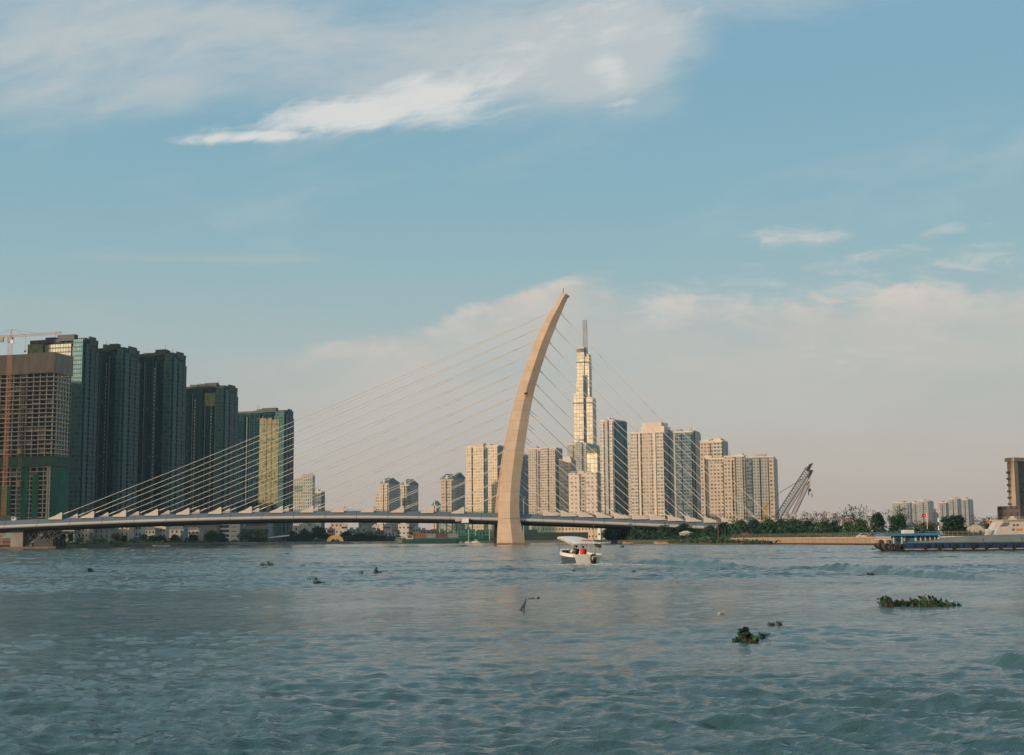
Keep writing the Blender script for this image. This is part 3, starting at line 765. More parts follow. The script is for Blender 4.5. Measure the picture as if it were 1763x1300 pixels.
F_warm = facade('warm_ribbed_flats', (.55,.45,.33), (.20,.175,.13), 4.2, 5.0, .66, .64, .2, .2, .2, .7, .08, pier=3, piercol=(.62,.51,.38), blindcol=(.45,.36,.25))
F_blue = facade('blue_grey_flats', (.075,.12,.14), (.020,.050,.068), 4.4, 4.8, .64, .56, .2, .0, .15, .7, .1, blindcol=(.2,.2,.18), slab=(.18,.22,.225))
F_grey = facade('grey_flats', (.30,.295,.27), (.07,.085,.09), 4.0, 4.0, .58, .5, .25, 0, .25, .8, .1)
F_haze = facade('hazed_far_flats', (.27,.272,.262), (.16,.17,.18), 5.5, 5.0, .6, .55, .3, 0, .2, .8, .08)  # distance haze is put into these pale wall and window colours
F_office = facade('greenish_office_grid', (.37,.37,.32), (.14,.17,.155), 3.0, 4.2, .55, .72, .2, .2, .2, .7, .06)
con_l = mat('pale_concrete', (.52,.44,.36), .85, var=.08, scale=.05)  # paler concrete for parapets, crowns and some side walls
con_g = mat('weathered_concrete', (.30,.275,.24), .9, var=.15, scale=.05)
brick_p = mat('reddish_panel', (.16,.075,.055), .8, var=.2, scale=.05)
teal_roof = mat('teal_hip_roof', (.055,.105,.115), .55, var=.1, scale=.1)

def flats(label, x0, xs, x1, ytop, D, mf, ms=None, yaw=24, bays=(), sb=(), seed=1, group='apartment towers across the river', crown=None, depth=None, roof=True, name='apartment_tower'):
    T = Tower(name, label, 'tower', x0, xs, x1, ytop, D, yaw, group, depth)
    T.core(mf)
    if ms: T.box('side_wall', -.5, .35, .3, T.d+.3, 0, T.h*.997, ms)
    for f0, f1, m, pr, zf in bays: T.fbay('balcony_bay', f0, f1, m, pr, 0, T.h*zf)
    for f0, f1, m, pr, zf in sb: T.sbay('balcony_bay', f0, f1, m, pr, 0, T.h*zf)
    if roof: T.roof(con_l, con_g, seed, 2.0)
    if crown:
        for f0, f1, y, m in crown: T.box('roof_crown', -T.w*(1-f0), -T.w*(1-f1), T.d*.1 + .01*f0, T.d*.8, T.h-.1, T.z(y), m)
    return T
sl_ = mat('shadow_recess', (.10,.095,.085), .9)  # dark strips paint the shade of slots, standing slightly proud of the wall
# left of the pylon
flats('warm ribbed apartment slab just left of the pylon foot, tallest of the left group', 804, 858, 868, 768, 2250, F_warm, shade_blue_glass, 22, [(.0, .16, F_warm, 2.5, .995), (.30, .55, F_warm, 3.0, 1.012), (.60, .66, shade_blue_glass, 3.2, .99), (.68, .98, F_warm, 2.6, 1.0)], seed=2, crown=[(.36, .5, 764, con_l), (.62, .72, 763, con_l)])
flats('narrow teal glass tower showing just right of the pylon', 880, 886, 909, 782, 2200, F_beige2, shade_blue_glass, 24, seed=3)
flats('cream apartment tower with gridded windows right of the pylon', 909, 957, 968, 772, 2600, F_beige, shade_blue_glass, 22, [(.05, .30, F_beige, 2, .99), (.36, .42, sl_, .6, .98), (.5, .72, F_beige2, 2.4, 1.005), (.80, .98, F_beige, 2, .985)], seed=4, crown=[(.1, .45, 770, con_l)])
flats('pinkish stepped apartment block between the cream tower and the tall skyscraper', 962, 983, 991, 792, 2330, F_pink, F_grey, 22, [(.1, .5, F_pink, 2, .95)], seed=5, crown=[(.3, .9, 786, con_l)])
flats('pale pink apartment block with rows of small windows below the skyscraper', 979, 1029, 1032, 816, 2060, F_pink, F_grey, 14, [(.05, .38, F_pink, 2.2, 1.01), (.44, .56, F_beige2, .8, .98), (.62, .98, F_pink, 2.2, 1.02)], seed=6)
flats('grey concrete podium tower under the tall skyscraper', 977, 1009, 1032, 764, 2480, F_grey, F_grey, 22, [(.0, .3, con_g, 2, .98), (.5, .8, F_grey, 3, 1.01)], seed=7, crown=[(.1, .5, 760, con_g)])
Tg = flats('small gold-lit glass block at the foot of the tall skyscraper', 1010, 1028, 1033, 773, 2110, lit_gold_glass, shade_blue_glass, 18, seed=8, roof=False)
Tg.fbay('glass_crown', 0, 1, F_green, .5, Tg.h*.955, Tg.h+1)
flats('slim tower with a lit concrete front and a dark blue glass right side', 1033, 1056, 1079, 724, 2050, F_grey, shade_blue_glass, 36, [(.02, .30, F_beige2, 2.2, .99), (.40, .62, F_grey, 2.8, 1.01), (.72, .95, F_beige2, 2, .985)], [(.45, .72, brick_p, 1.0, .55), (.10, .14, F_lightglass, 1.2, .99), (.80, .85, F_lightglass, 1.2, .97)], seed=9)
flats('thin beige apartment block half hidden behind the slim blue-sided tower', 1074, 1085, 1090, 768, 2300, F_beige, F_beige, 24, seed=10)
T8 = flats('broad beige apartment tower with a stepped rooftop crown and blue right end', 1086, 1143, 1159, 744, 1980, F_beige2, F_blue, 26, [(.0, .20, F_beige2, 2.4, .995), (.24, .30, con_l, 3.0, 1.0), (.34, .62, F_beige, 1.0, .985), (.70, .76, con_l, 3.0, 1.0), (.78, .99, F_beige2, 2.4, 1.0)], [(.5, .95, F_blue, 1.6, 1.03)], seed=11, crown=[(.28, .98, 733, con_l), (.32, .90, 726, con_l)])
flats('blue-grey apartment tower full of balconies right of the broad beige tower', 1159, 1192, 1206, 744, 1930, F_blue, F_blue, 20, [(.0, .1, con_g, .8, .99), (.14, .42, F_blue, 2.2, .985), (.48, .94, F_blue, 2.8, .98)], [(.2, .8, shade_blue_glass, 1.4, 1.02)], seed=12, crown=[(.15, .9, 741, con_l)])
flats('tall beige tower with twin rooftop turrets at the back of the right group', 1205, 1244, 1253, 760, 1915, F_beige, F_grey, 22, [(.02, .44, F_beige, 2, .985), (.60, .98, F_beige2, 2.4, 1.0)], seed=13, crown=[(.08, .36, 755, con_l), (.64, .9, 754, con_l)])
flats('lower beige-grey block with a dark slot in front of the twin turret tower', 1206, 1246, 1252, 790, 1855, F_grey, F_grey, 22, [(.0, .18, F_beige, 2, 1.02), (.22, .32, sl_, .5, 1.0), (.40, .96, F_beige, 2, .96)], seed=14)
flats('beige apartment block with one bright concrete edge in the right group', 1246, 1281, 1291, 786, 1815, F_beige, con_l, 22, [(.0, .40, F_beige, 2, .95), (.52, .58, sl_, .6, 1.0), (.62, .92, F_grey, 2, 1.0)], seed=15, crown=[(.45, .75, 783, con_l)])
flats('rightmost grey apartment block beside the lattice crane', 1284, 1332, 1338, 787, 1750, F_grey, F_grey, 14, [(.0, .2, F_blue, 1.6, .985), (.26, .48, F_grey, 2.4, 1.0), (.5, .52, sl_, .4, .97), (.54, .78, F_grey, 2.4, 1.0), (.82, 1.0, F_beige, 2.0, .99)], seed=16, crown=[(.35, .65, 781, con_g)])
# hip-roofed towers in the middle distance
def hip_tower(label, x0, xs, x1, yeave, ypeak, D, yaw=30, step=None):
    T = Tower('hip_roof_tower', label, 'tower', x0, xs, x1, yeave, D, yaw, 'teal-roofed apartment towers')
    T.core(F_beige); T.box('side_wall', -.5, .35, .3, T.d+.2, 0, T.h*.995, F_office)
    T.fbay('window_bay', .12, .45, F_beige, 1.8, 0, T.h*.97); T.fbay('window_bay', .60, .92, F_beige, 1.8, 0, T.h*.97)
    if step: T.box('stepped_wing', -T.w*(1+step[0]), -T.w*.99, 1, T.d*.9, 0, T.z(step[1]), F_beige)
    w, d, h = T.w, T.d, T.h; zp = T.z(ypeak); e = 1.0
    a = [Vector((-w-e, -e, h)), Vector((e, -e, h)), Vector((e, d+e, h)), Vector((-w-e, d+e, h))]
    m = MB().box(-w-e, e, -e, d+e, h-.8, h-.02); b = [Vector((-w*.68, d*.4, zp)), Vector((-w*.28, d*.4, zp)), Vector((-w*.28, d*.65, zp)), Vector((-w*.68, d*.65, zp))]
    m.loft([a, b]); m.build('roof', teal_roof, T.root)
    MB().box(-w*.58, -w*.42, -1.2, d*.5, h-.5, (h+zp)/2+1.5).build('dormer', con_l, T.root)
    return T
hip_tower('teal-roofed beige tower with a stepped left wing, left of the middle pair', 654, 669, 688, 831, 822, 2300, 34, (.55, 850))
hip_tower('teal-roofed beige tower, right one of the middle pair', 690, 706, 720, 833, 824, 2350, 36)
hip_tower('teal-roofed tower with the flatter roof, left of the two beside the warm slab', 759, 780, 786, 824, 815, 2150, 18)
hip_tower('teal-roofed tower with the peaked roof touching the warm ribbed slab', 780, 785, 800, 822, 813, 2200, 40)
hip_tower('short turret block with a small teal cap peeping over the bridge deck', 744, 753, 758, 869, 862, 2100, 24)
flats('dark fill coloured as the shaded slot between the middle teal-roofed pair', 684, 690, 695, 842, 2420, sl_, sl_, 20, roof=False, name='slot_fill')  # dark block stands in for the shaded gap between the two towers
# slanted-roof office and its dark neighbour
def slant_office():
    T = Tower('tower_building', 'pale greenish office tower with a slanted roof right of the dark towers', 'tower', 503, 538, 542, 818, 1650, 14)
    w, d, h = T.w, T.d, T.h; zl = T.z(823.5) - 1
    m = MB(); q = [(-w, 0), (0, 0), (0, d), (-w, d)]; zz = [zl, h, h, zl]
    u = [0, w, w+d, w*2+d, 2*(w+d)]
    for i in range(4):
        j = (i+1) % 4; m.face([(*q[i], 0), (*q[j], 0), (*q[j], zz[j]), (*q[i], zz[i])], [(u[i], 0), (u[i+1], 0), (u[i+1], zz[j]), (u[i], zz[i])])
    m.face([(*q[i], zz[i]) for i in range(4)], [(.02, .02)]*4); m.build('tower_block', F_office, T.root)
    m = MB(); m.loft([[Vector((-w*.62, 2, zl+(h-zl)*.38)), Vector((0, 2, h)), Vector((0, d-2, h)), Vector((-w*.62, d-2, zl+(h-zl)*.38))], [Vector((-w*.5, 4, h+1.2)), Vector((-1, 4, h+2)), Vector((-1, d-4, h+2)), Vector((-w*.5, d-4, h+1.2))]]); m.build('roof', mat('pinkish_roof', (.36,.26,.22), .8), T.root)
    T.fbay('sign_panel', .12, .50, mat('dark_green_sign', (.05,.12,.10), .5), .5, T.z(846), T.z(836))
    T.box('side_wall', -.4, .3, .3, d+.2, 0, h*.99, con_l)
slant_office()
flats('dark grey block behind the slanted roof office', 541, 553, 559, 848, 1700, F_blue, F_blue, 18, seed=21, group='office blocks by the dark towers')
# far-off pale towers on the right horizon
for k_far, a in enumerate((('pale far tower at the left end of the hazy row on the right horizon', 1536, 1566, 1570, 866), ('pale far tower in the middle of the hazy row above the flag', 1570, 1583, 1585, 866), ('tallest pale far tower of the hazy row above the flag', 1581, 1600, 1607, 863),
          ('low blue-grey far tower in the gap of the hazy row', 1606, 1611, 1614, 880), ('narrow pale far tower left of the round tree', 1616, 1630, 1633, 866),
          ('broad pale far tower with lit left part behind the round tree', 1633, 1650, 1656, 859), ('blue-grey far tower right behind the round tree', 1655, 1668, 1675, 860))):
    flats(a[0], a[1], a[2], a[3], a[4], 3500 - 90*k_far, F_haze, F_blue, 24, [(.1, .4, F_haze, 3, .97), (.55, .9, F_haze, 3, 1.01)], seed=a[1], group='far pale towers on the right horizon')
flats('small pale block at the foot of the brown building on the right edge', 1718, 1726, 1729, 873, 2600, F_haze, F_haze, 20, seed=5, group='far pale towers on the right horizon')

# ---- the tall stepped skyscraper
def skyscraper():
    D = 2680; T = Tower('skyscraper', 'very tall stepped gold-lit glass skyscraper with a lattice spire', 'skyscraper', 988, 1021.5, 1027, 766, D, 15)
    w, d = T.w, T.d; g, bl = lit_gold_glass, shade_blue_glass
    def tube(n, xa, xb, py, y0, y1, m=g, z0=0): return T.box(n, T.fx(xa), T.fx(xb) if xb < 1021.5 else 0, y0, y1, z0, T.z(py), m)
    z0 = 0
    tube('shaft', 988.5, 1005.5, 676, 0, d, g); tube('shaft', 1010.5, 1021.5, 683, 0, d+.4, g)
    tube('shaft', 993, 1005.3, 656, 1.5, d-1.5, g); tube('shaft', 994.5, 1007, 600, 3, d-3, g); tube('shaft', 1007.2, 1015.5, 612, 5, d-5, g)
    tube('glass_slot', 1005.6, 1010.4, 644, 2.2, d-2.4, bl)
    T.box('side_wall', -.3, .5, .5, d+.7, 0, T.z(687), bl)
    xr = T.fx(1015.5); T.box('side_wall', xr-.3, xr+.6, 5.2, d-5.3, T.z(690), T.z(614), bl)
    for py, xa, xb, y0 in ((693, 988, 1021.5, -.5), (757, 996, 1006, -.6), (621, 994.2, 1015.6, 2.5)): T.box('dark_belt', T.fx(xa)-.4, (T.fx(xb) if xb < 1021 else 0)+.4, y0, d*.7, T.z(py+1), T.z(py-.9), gold_band)
    T.box('plant_screen', T.fx(994.8), T.fx(1007.3), 2.6, d-3.5, T.z(603.5), T.z(597), gold_band)
    T.box('crown', T.fx(994.8), T.fx(1007), 3.2, d-4, T.z(597), T.z(593.5), con_l)
    T.box('crown', T.fx(1011), T.fx(1015.4), 6, d-6, T.z(612.5), T.z(607), con_l)
    xa, xb = T.fx(1004.0), T.fx(1010.5); hw = (xb-xa)/2; cx = (xa+xb)/2; cy = d*.5
    m = MB(); zb, zt = T.z(608), T.z(546); k = 13; sq = [(-hw, -hw), (hw, -hw), (hw, hw), (-hw, hw)]
    for x, y in sq: m.bar((cx+x, cy+y, zb), (cx+x*.92, cy+y*.92, zt), .75)
    for i in range(k+1):
        z = zb+(zt-zb)*i/k; zn = zb+(zt-zb)*(i+1)/k
        for j in range(4):
            a, b = sq[j], sq[(j+1) % 4]; m.bar((cx+a[0], cy+a[1], z), (cx+b[0], cy+b[1], z), .65)
            if i < k: m.bar((cx+a[0], cy+a[1], z), (cx+b[0], cy+b[1], zn), .4)
    m.build('spire', mat('spire_steel', (.30,.29,.27), .5), T.root)
    MB().box(cx-hw*.16, cx+hw*.16, cy-hw*.16, cy+hw*.16, zb, zt+1).build('spire_core', mat('spire_core_grey', (.26,.26,.26), .6), T.root)
    MB().tube((cx, cy, zt), (cx, cy, T.z(539.5)), .9, .3).build('spire_tip', mat('spire_steel', (.30,.29,.27), .5), T.root)
skyscraper()

# ---- the brown building on the right edge
def brown_building():
    T = Tower('office_block', 'dark glass office block in a beige stone frame above a purple podium', 'building', 1736, 1745, 1830, 795, 760, 62)
    w, d, h = T.w, T.d, T.h
    stone = mat('beige_stone', (.30,.235,.155), .8, var=.1, scale=.1)
    T.core(facade('bronze_window_wall', (.06,.05,.045), (.022,.022,.022), 2.6, 3.6, .8, .7, .15, .2, .08, .5))
    T.box('stone_frame', -w-.6, .3, -.5, .4, 0, h, stone); T.box('stone_frame', -w*.6, 1.0, -1.0, 2.2, 0, h+.2, stone)
    T.box('cornice', -w-1.5, 1.6, -1.4, d+1, h+.2, h+2.4, stone)
    for i in range(8): T.box('balcony_rail', -w-.9, -w*.5, -1.3, -.55, h*(.25+.085*i), h*(.25+.085*i)+1.2, mat('blue_grey_panel', (.07,.08,.11), .6))
    for i in range(6): T.box('spandrel_band', .2, .8, 2.4, d, h*(.27+.11*i), h*(.27+.11*i)+1.1, mat('bronze_band', (.075,.06,.05), .6))
    T.box('podium', -w*2.2, 8, -6, d+2, 0, T.z(871), facade('purple_podium', (.085,.055,.06), (.03,.025,.03), 4, 3.6, .6, .5, .3, 0, .2, .8))
brown_building()

# ================================================================== LOW BUILDINGS ON THE BANKS
cream = mat('cream_render', (.46,.39,.30), .85, var=.12, scale=.2); tile = mat('grey_roof_tile', (.12,.115,.11), .8, var=.3, scale=.6)
win_d = mat('dark_window', (.025,.03,.032), .2); pale_w = mat('pale_wall', (.46,.42,.38), .85, var=.15, scale=.15)
grey_w = mat('grey_wall', (.25,.245,.235), .85, var=.15, scale=.15)
def house(name, label, cat, x0, x1, ytop, D, m, group=None, zb=LAND_Z, yaw=8, roof=None, rh=1.8, rows=None, cols=None, ww=1.1, wh=1.3, dep=None, zbase_px=None, storey=3.2, win=win_d, band=False):
    a = XZ(x0, D, zb); b = XZ(x1, D, zb); w = b.x - a.x; h = P((x0+x1)/2, ytop, D).z - zb
    if roof: h -= rh
    d = dep or max(6, w*.7)
    t = empty(name, ((a.x+b.x)/2, D, zb), R(-yaw)); tag(t, label, cat, group)
    MB().box(-w/2, w/2, 0, d, 0, h).build('wall', m, t)
    if roof:
        e = .5; q = [Vector((-w/2-e, -e, h)), Vector((w/2+e, -e, h)), Vector((w/2+e, d+e, h)), Vector((-w/2-e, d+e, h))]
        k = min(w, d)*.32; r_ = [Vector((-w/2+k, d/2-.3, h+rh)), Vector((w/2-k, d/2-.3, h+rh)), Vector((w/2-k, d/2+.3, h+rh)), Vector((-w/2+k, d/2+.3, h+rh))]
        MB().loft([q, r_]).build('roof', roof, t)
    else:
        MB().box(-w/2-.2, w/2+.2, -.2, d+.2, h-.02, h+.5).build('roof_edge', m, t)
        MB().box(-w*.25, w*.1, d*.3, d*.7, h+.4, h+2.2).build('stair_house', m, t)
    nr = rows or max(1, int(h/storey)); ncol = cols or max(2, int(w/2.8))
    first = None
    if band:
        for i in range(nr): MB().box(-w/2+.6, w/2-.6, -.05, .3, i*h/nr + .9, i*h/nr + h/nr - .5).build('window_band', win, t)
    else:
        for i in range(nr):
            for j in range(ncol):
                x = -w/2 + (j+.5)*w/ncol; z = (i+.45)*h/nr
                if first is None:
                    first = MB().box(-ww/2, ww/2, -.06, .3, -wh/2, wh/2).build('window', win, t); o = first
                else:
                    o = first.copy(); COL.objects.link(o); o.parent = t
                o.location = (x, 0, z)
    for i in range(1, nr):
        MB().box(-w/2-.12, w/2+.12, -.14, .2, i*h/nr - .15, i*h/nr + .06).build('string_course', m, t)
    return t, w, h, d
G = 'cream riverside villas on the left bank'
for lab, x0, x1, yt, D, m, rf in (
    ('leftmost cream villa half hidden behind the bridge pier brackets', 103, 128, 907, 765, grey_w, tile),
    ('sunlit cream villa with three small dark windows left of the conifer', 127, 152, 906, 770, cream, None),
    ('greyish villa behind the tall conifer on the left bank', 150, 189, 905, 780, grey_w, tile),
    ('sunlit villa with a large dark balcony opening right of the conifer', 190, 222, 902, 790, cream, None),
    ('pale villa with dark balconies in the middle of the villa row', 221, 243, 903, 800, pale_w, None),
    ('grey villa under a pitched roof near the middle of the villa row', 242, 267, 907, 815, grey_w, tile),
    ('small sunlit cream villa with arched windows between two grey villas', 264, 285, 908, 820, cream, None),
    ('grey villa with a dormer right of the small sunlit cream villa', 284, 316, 906, 835, grey_w, tile),
    ('sunlit cream villa with a hip roof at the right end of the villa row', 315, 343, 908, 850, cream, tile)):
    t, w, h, d = house('villa', lab, 'villa', x0, x1, yt, D, m, G, roof=rf, rows=3, cols=4, ww=1.0, wh=1.5)
    MB().box(-w*.2, w*.2, -1.2, -.1, h*.33, h*.33+.9).build('balcony', m, t)
house('apartment_block', 'brownish apartment block with window columns behind the villa row', 'building', 316, 374, 893, 985, mat('brown_wall', (.25,.17,.125), .85, var=.15, scale=.1), rows=4, cols=9, ww=1.8, wh=2.4, win=grey_w)
t, w, h, d = house('white_office', 'white office block with broad dark window bands on the left bank', 'building', 373, 396, 895, 990, white_p, rows=5, band=True, yaw=4)
house('white_annex', 'blank white annex with thin slits beside the white office block', 'building', 396, 409, 895, 988, mat('warm_white_wall', (.62,.53,.46), .8), rows=5, cols=1, ww=4, wh=.5, yaw=4)
house('grey_annex', 'plain light grey block right of the white annex', 'building', 409, 418, 896, 1000, grey_w, rows=3, cols=2)
house('grey_offices', 'grey office block with vertical windows behind the bushes under the bridge', 'building', 420, 461, 894, 1020, grey_w, rows=3, cols=11, ww=1.1, wh=3.4)
house('green_roof_hut', 'small hut with a pale green peaked roof beside the pier at the left edge', 'hut', 3, 19, 916, 640, mat('red_brown_wall', (.16,.075,.06), .9), roof=mat('pale_green_roof', (.12,.20,.17), .7), rh=3, rows=1, cols=3)
house('podium_building', 'long dark low podium below the dark towers at the left bank', 'building', -120, 100, 912, 880, F_off, rows=1, cols=2, dep=30)
# white sloping canopy and yellow arch on the far shore
def canopy():
    p = XZ(478, 1000, LAND_Z); t = empty('shelter', p); tag(t, 'white sloping canopy roof among the bushes below the lowest dark tower', 'canopy')
    MB().loft([[Vector((-8, -3, 3.2)), Vector((8.5, -3, 4.6)), Vector((8.5, 3, 4.8)), Vector((-8, 3, 3.4))], [Vector((-8, -3, 3.6)), Vector((8.5, -3, 5.6)), Vector((8.5, 3, 5.8)), Vector((-8, 3, 3.8))]]).build('roof', white_p, t)
    for x in (-6, 0, 6): MB().tube((x, 0, 0), (x, 0, 3.8), .15).build('post', grey_w, t)
    p = XZ(577, 1010, LAND_Z); t = empty('arch_gate', p, R(8)); tag(t, 'yellow arched shelter on the far shore between two dark tree groups', 'shelter')
    m = MB(); prev = None
    for i in range(11):
        q = math.pi*i/10; ro = [Vector((-6.5*math.cos(q), y, 5.2*math.sin(q))) for y in (-2, 2)]; ri = [Vector((-3.6*math.cos(q), y, 2.4*math.sin(q))) for y in (-2, 2)]
        r_ = [ro[0], ro[1], ri[1], ri[0]]
        if prev: m.loft([prev, r_], True, True)
        prev = r_
    m.build('arch', mat('yellow_plaster', (.50,.33,.10), .8), t)
canopy()
# the crowd of small houses on the far shore: each its own
RND = random.Random(21)
far_m = [mat('far_white', (.50,.44,.39), .85, var=.15), mat('far_cream', (.46,.37,.29), .85, var=.15), mat('far_grey', (.26,.25,.24), .85, var=.2), mat('far_pink', (.46,.30,.25), .85, var=.15), mat('far_brick', (.25,.12,.09), .9, var=.2), mat('far_green', (.05,.22,.14), .8, var=.2), mat('far_pale_green', (.28,.34,.29), .8, var=.2)]
FH = [(503,545,906,1150,0,'long white low house in front of the slanted roof office'),(520,534,902,1200,2,'grey house over the bushes by the dark office block'),(563,574,911,1250,3,'pinkish narrow house left of the tallest white far house'),(569,590,895,1350,1,'tall cream house with a rooftop frame under the bridge deck'),
 (588,597,903,1300,0,'white far house right of the tall cream house'),(597,612,912,1250,6,'pale green low far house right of the white one'),(612,640,909,1260,6,'long pale green shed behind the dark trees'),(617,645,900,1450,2,'grey far house with a flat canopy roof'),(628,641,912,1200,5,'bright green netted house above the dark trees'),
 (640,652,906,1350,0,'white cube house left of the teal-roofed tower foot'),(645,661,914,1230,4,'brick far house left of the tall white narrow house'),(661,672,903,1250,0,'tall narrow white far house at the foot of the stepped tower'),(662,680,917,1180,0,'low white far house above the barge bow'),(673,688,911,1300,6,'pale green far house beside the white narrow house'),
 (685,706,903,1320,0,'white far house with a long flat roof above the barge cabin'),(704,714,904,1280,2,'grey frame house above the red container'),(711,724,909,1260,0,'round-topped white far house over the red containers'),(722,740,913,1270,3,'pink far house behind the red containers'),(738,752,911,1300,1,'cream far house behind the grey container'),
 (752,766,914,1280,6,'pale green far house behind the dark red container'),(768,782,917,1240,2,'grey far house right of the barge containers'),(783,799,908,1330,6,'greenish far house left of the pale poles'),(799,818,912,1300,6,'greenish house behind the golf nets'),(819,836,912,1260,2,'blue-grey panelled house between the pale green poles'),(836,852,915,1240,3,'pinkish low house just left of the pylon base')]
for i, (x0, x1, yt, D, mi, lab) in enumerate(FH):
    house('town_house', lab + ' on the far shore' if len(lab.split()) < 12 else lab, 'house', x0, x1, yt, D, far_m[mi], 'small houses on the far shore', rows=3, cols=3, ww=1.6, wh=1.8, yaw=RND.uniform(-6, 16), roof=(mat('far_rust_roof', (.20,.09,.06), .9) if i % 5 == 3 else None))
house('long_cream_hall', 'long cream two-storey hall right of the pylon under the bridge deck', 'building', 916, 1029, 904, 1120, mat('warm_cream_wall', (.56,.44,.30), .85, var=.06), rows=2, cols=20, ww=1.0, wh=1.5, yaw=6, dep=25)
house('white_cabin', 'small white cabin on stilts at the right end of the cream hall', 'cabin', 1029, 1034, 908, 900, white_p, rows=1, cols=1)
house('kiosk', 'kiosk with a pale flat roof among the trees under the bridge end', 'kiosk', 1170, 1187, 914, 520, grey_w, rows=1, cols=2, yaw=20, roof=mat('pale_cream_roof', (.50,.44,.30), .7), rh=.9)
house('hip_roof_house', 'pale green house with a beige hip roof right of the round tree', 'house', 1668, 1699, 904, 420, mat('pale_green_wall', (.22,.26,.19), .85), rows=1, cols=4, roof=mat('beige_roof', (.36,.30,.23), .8), rh=2.2)
house('blue_roof_shed', 'shed with a bright blue roof behind the sparse trees', 'shed', 1560, 1580, 899, 470, grey_w, rows=1, cols=3, roof=mat('blue_roof', (.04,.15,.22), .6), rh=1.3)

# golf-range nets on pale green poles
def golf():
    pm = mat('pale_green_pole', (.26,.44,.36), .6)
    nm = bpy.data.materials.new('golf_net'); nm.use_nodes = True; nt = nm.node_tree; b = nt.nodes['Principled BSDF']
    b.inputs['Base Color'].default_value = (.02,.20,.13,1); b.inputs['Roughness'].default_value = .9; b.inputs['Alpha'].default_value = .17
    nd = mat('dense_green_net', (.012,.030,.026), .9, var=.3, scale=.1)
    D = 1040
    for i, (px, yt) in enumerate(((757, 876), (782, 892), (807, 884), (843, 886), (902, 858), (925, 899), (930, 899), (959.5, 904), (986, 913))):
        p = XZ(px, D + .5*(i % 2), LAND_Z); h = P(px, yt, D).z - LAND_Z
        t = empty('net_pole', p); tag(t, 'pale green net pole ' + ['farthest left of the pylon', 'second from the left of the pylon', 'over the hanging gantry shadow left of the pylon', 'nearest left of the pylon', 'tallest, just right of the pylon', 'at the left edge of the cream hall', 'doubled beside the one at the cream hall edge', 'in front of the middle of the cream hall', 'shortest, above the tour boat roof'][i], 'pole', 'pale green poles of the golf nets')
        MB().tube((0, 0, 0), (0, 0, h), .32, .22).build('post', pm, t); MB().box(-.8, .8, -.2, .2, h-.3, h).build('crossarm', pm, t)
    for lab, a, b_, y, m_ in (('translucent green golf net across the foot of the warm slab left of the pylon', 757, 850, 880, nm), ('translucent green net right of the pylon base', 903, 960, 903, nm), ('dense dark green screen at the water right of the pylon base', 903, 925, 912, nd), ('long dark green screen below the cream hall', 925, 1012, 917, nd)):
        p, q = XZ(a, D+1.5, LAND_Z), XZ(b_, D+1.5, LAND_Z); h = P(a, y, D).z - LAND_Z
        if m_ is nd: p.y -= 6; q.y -= 6
        o = MB().box(p.x, q.x, p.y, p.y+.12, LAND_Z, LAND_Z+h).build('golf_net', m_); tag(o, lab, 'net')
golf()

# ================================================================== EMBANKMENTS
wall_m = mat('river_wall_concrete', (.37,.25,.155), .9, var=.25, scale=.8, stretch=(1, 1, .12), var2=(.20,.14,.09))
wall_cap = mat('wall_cap_concrete', (.27,.25,.21), .85, var=.2, scale=.3)
def embank(label, edge, z1, m, name='river_wall', wet=True, fence=False, th=.6):
    pts = [XZ(px, d, 0) for px, d in edge]
    t = empty(name, (pts[0].x, pts[0].y, 0)); tag(t, label, 'wall'); o = pts[0]
    q = [Vector((p.x-o.x, p.y-o.y, 0)) for p in pts]
    def ribbon(nm, dy0, dy1, za, zb, mm, parent=t):
        mb = MB(); u = 0
        for a, b in zip(q[:-1], q[1:]):
            L = (b-a).length
            mb.face([(a.x, a.y+dy0, za), (b.x, b.y+dy0, za), (b.x, b.y+dy0, zb), (a.x, a.y+dy0, zb)])
            mb.face([(a.x, a.y+dy0, zb), (b.x, b.y+dy0, zb), (b.x, b.y+dy1, zb), (a.x, a.y+dy1, zb)])
        a, b = q[0], q[-1]
        mb.face([(a.x, a.y+dy0, za), (a.x, a.y+dy0, zb), (a.x, a.y+dy1, zb), (a.x, a.y+dy1, za)]); mb.face([(b.x, b.y+dy0, za), (b.x, b.y+dy1, za), (b.x, b.y+dy1, zb), (b.x, b.y+dy0, zb)])
        return mb.build(nm, mm, parent)
    ribbon('wall_face', -.6, 1.6, .42 if wet else -.6, z1, m)
    if wet: ribbon('tide_line', -.75, 1.5, -.6, .42, mat('wet_concrete', (.022,.018,.014), .6))
    ribbon('wall_cap', -.8, 1.5, z1+.004, z1+.28, wall_cap)
    if fence:
        mb = MB(); zf = z1+.28
        for a, b in zip(q[:-1], q[1:]):
            n_ = max(2, int((b-a).length/1.5))
            for i in range(n_): p = a.lerp(b, i/n_); mb.bar((p.x, p.y-.3, zf), (p.x, p.y-.3, zf+1.05), .05)
            for z in (.35, .7, 1.05): mb.bar((a.x, a.y-.3, zf+z), (b.x, b.y-.3, zf+z), .05)
        mb.build('railing', mat('railing_steel', (.20,.19,.17), .6), t)
embank('long orange-lit concrete river wall with a steel railing on the right bank', [(1258, 443), (1300, 425), (1400, 378), (1500, 334), (1640, 300), (1763, 282), (2000, 268)], 1.85, wall_m, fence=True)
embank('low brown shore wall left of the yellow arch on the far shore', [(395, 880), (440, 929), (520, 955), (600, 984)], 1.75, grey_c, wet=False)
embank('pale low quay wall right of the yellow arch below the dark trees', [(601, 984), (660, 992), (700, 1000), (760, 1004)], 1.5, grey_c, wet=False)
embank('brown low wall in the grass of the left bank', [(205, 700), (250, 738), (330, 815), (392, 876)], 1.5, mat('brown_shore', (.14,.095,.07), .9, var=.3), wet=False)

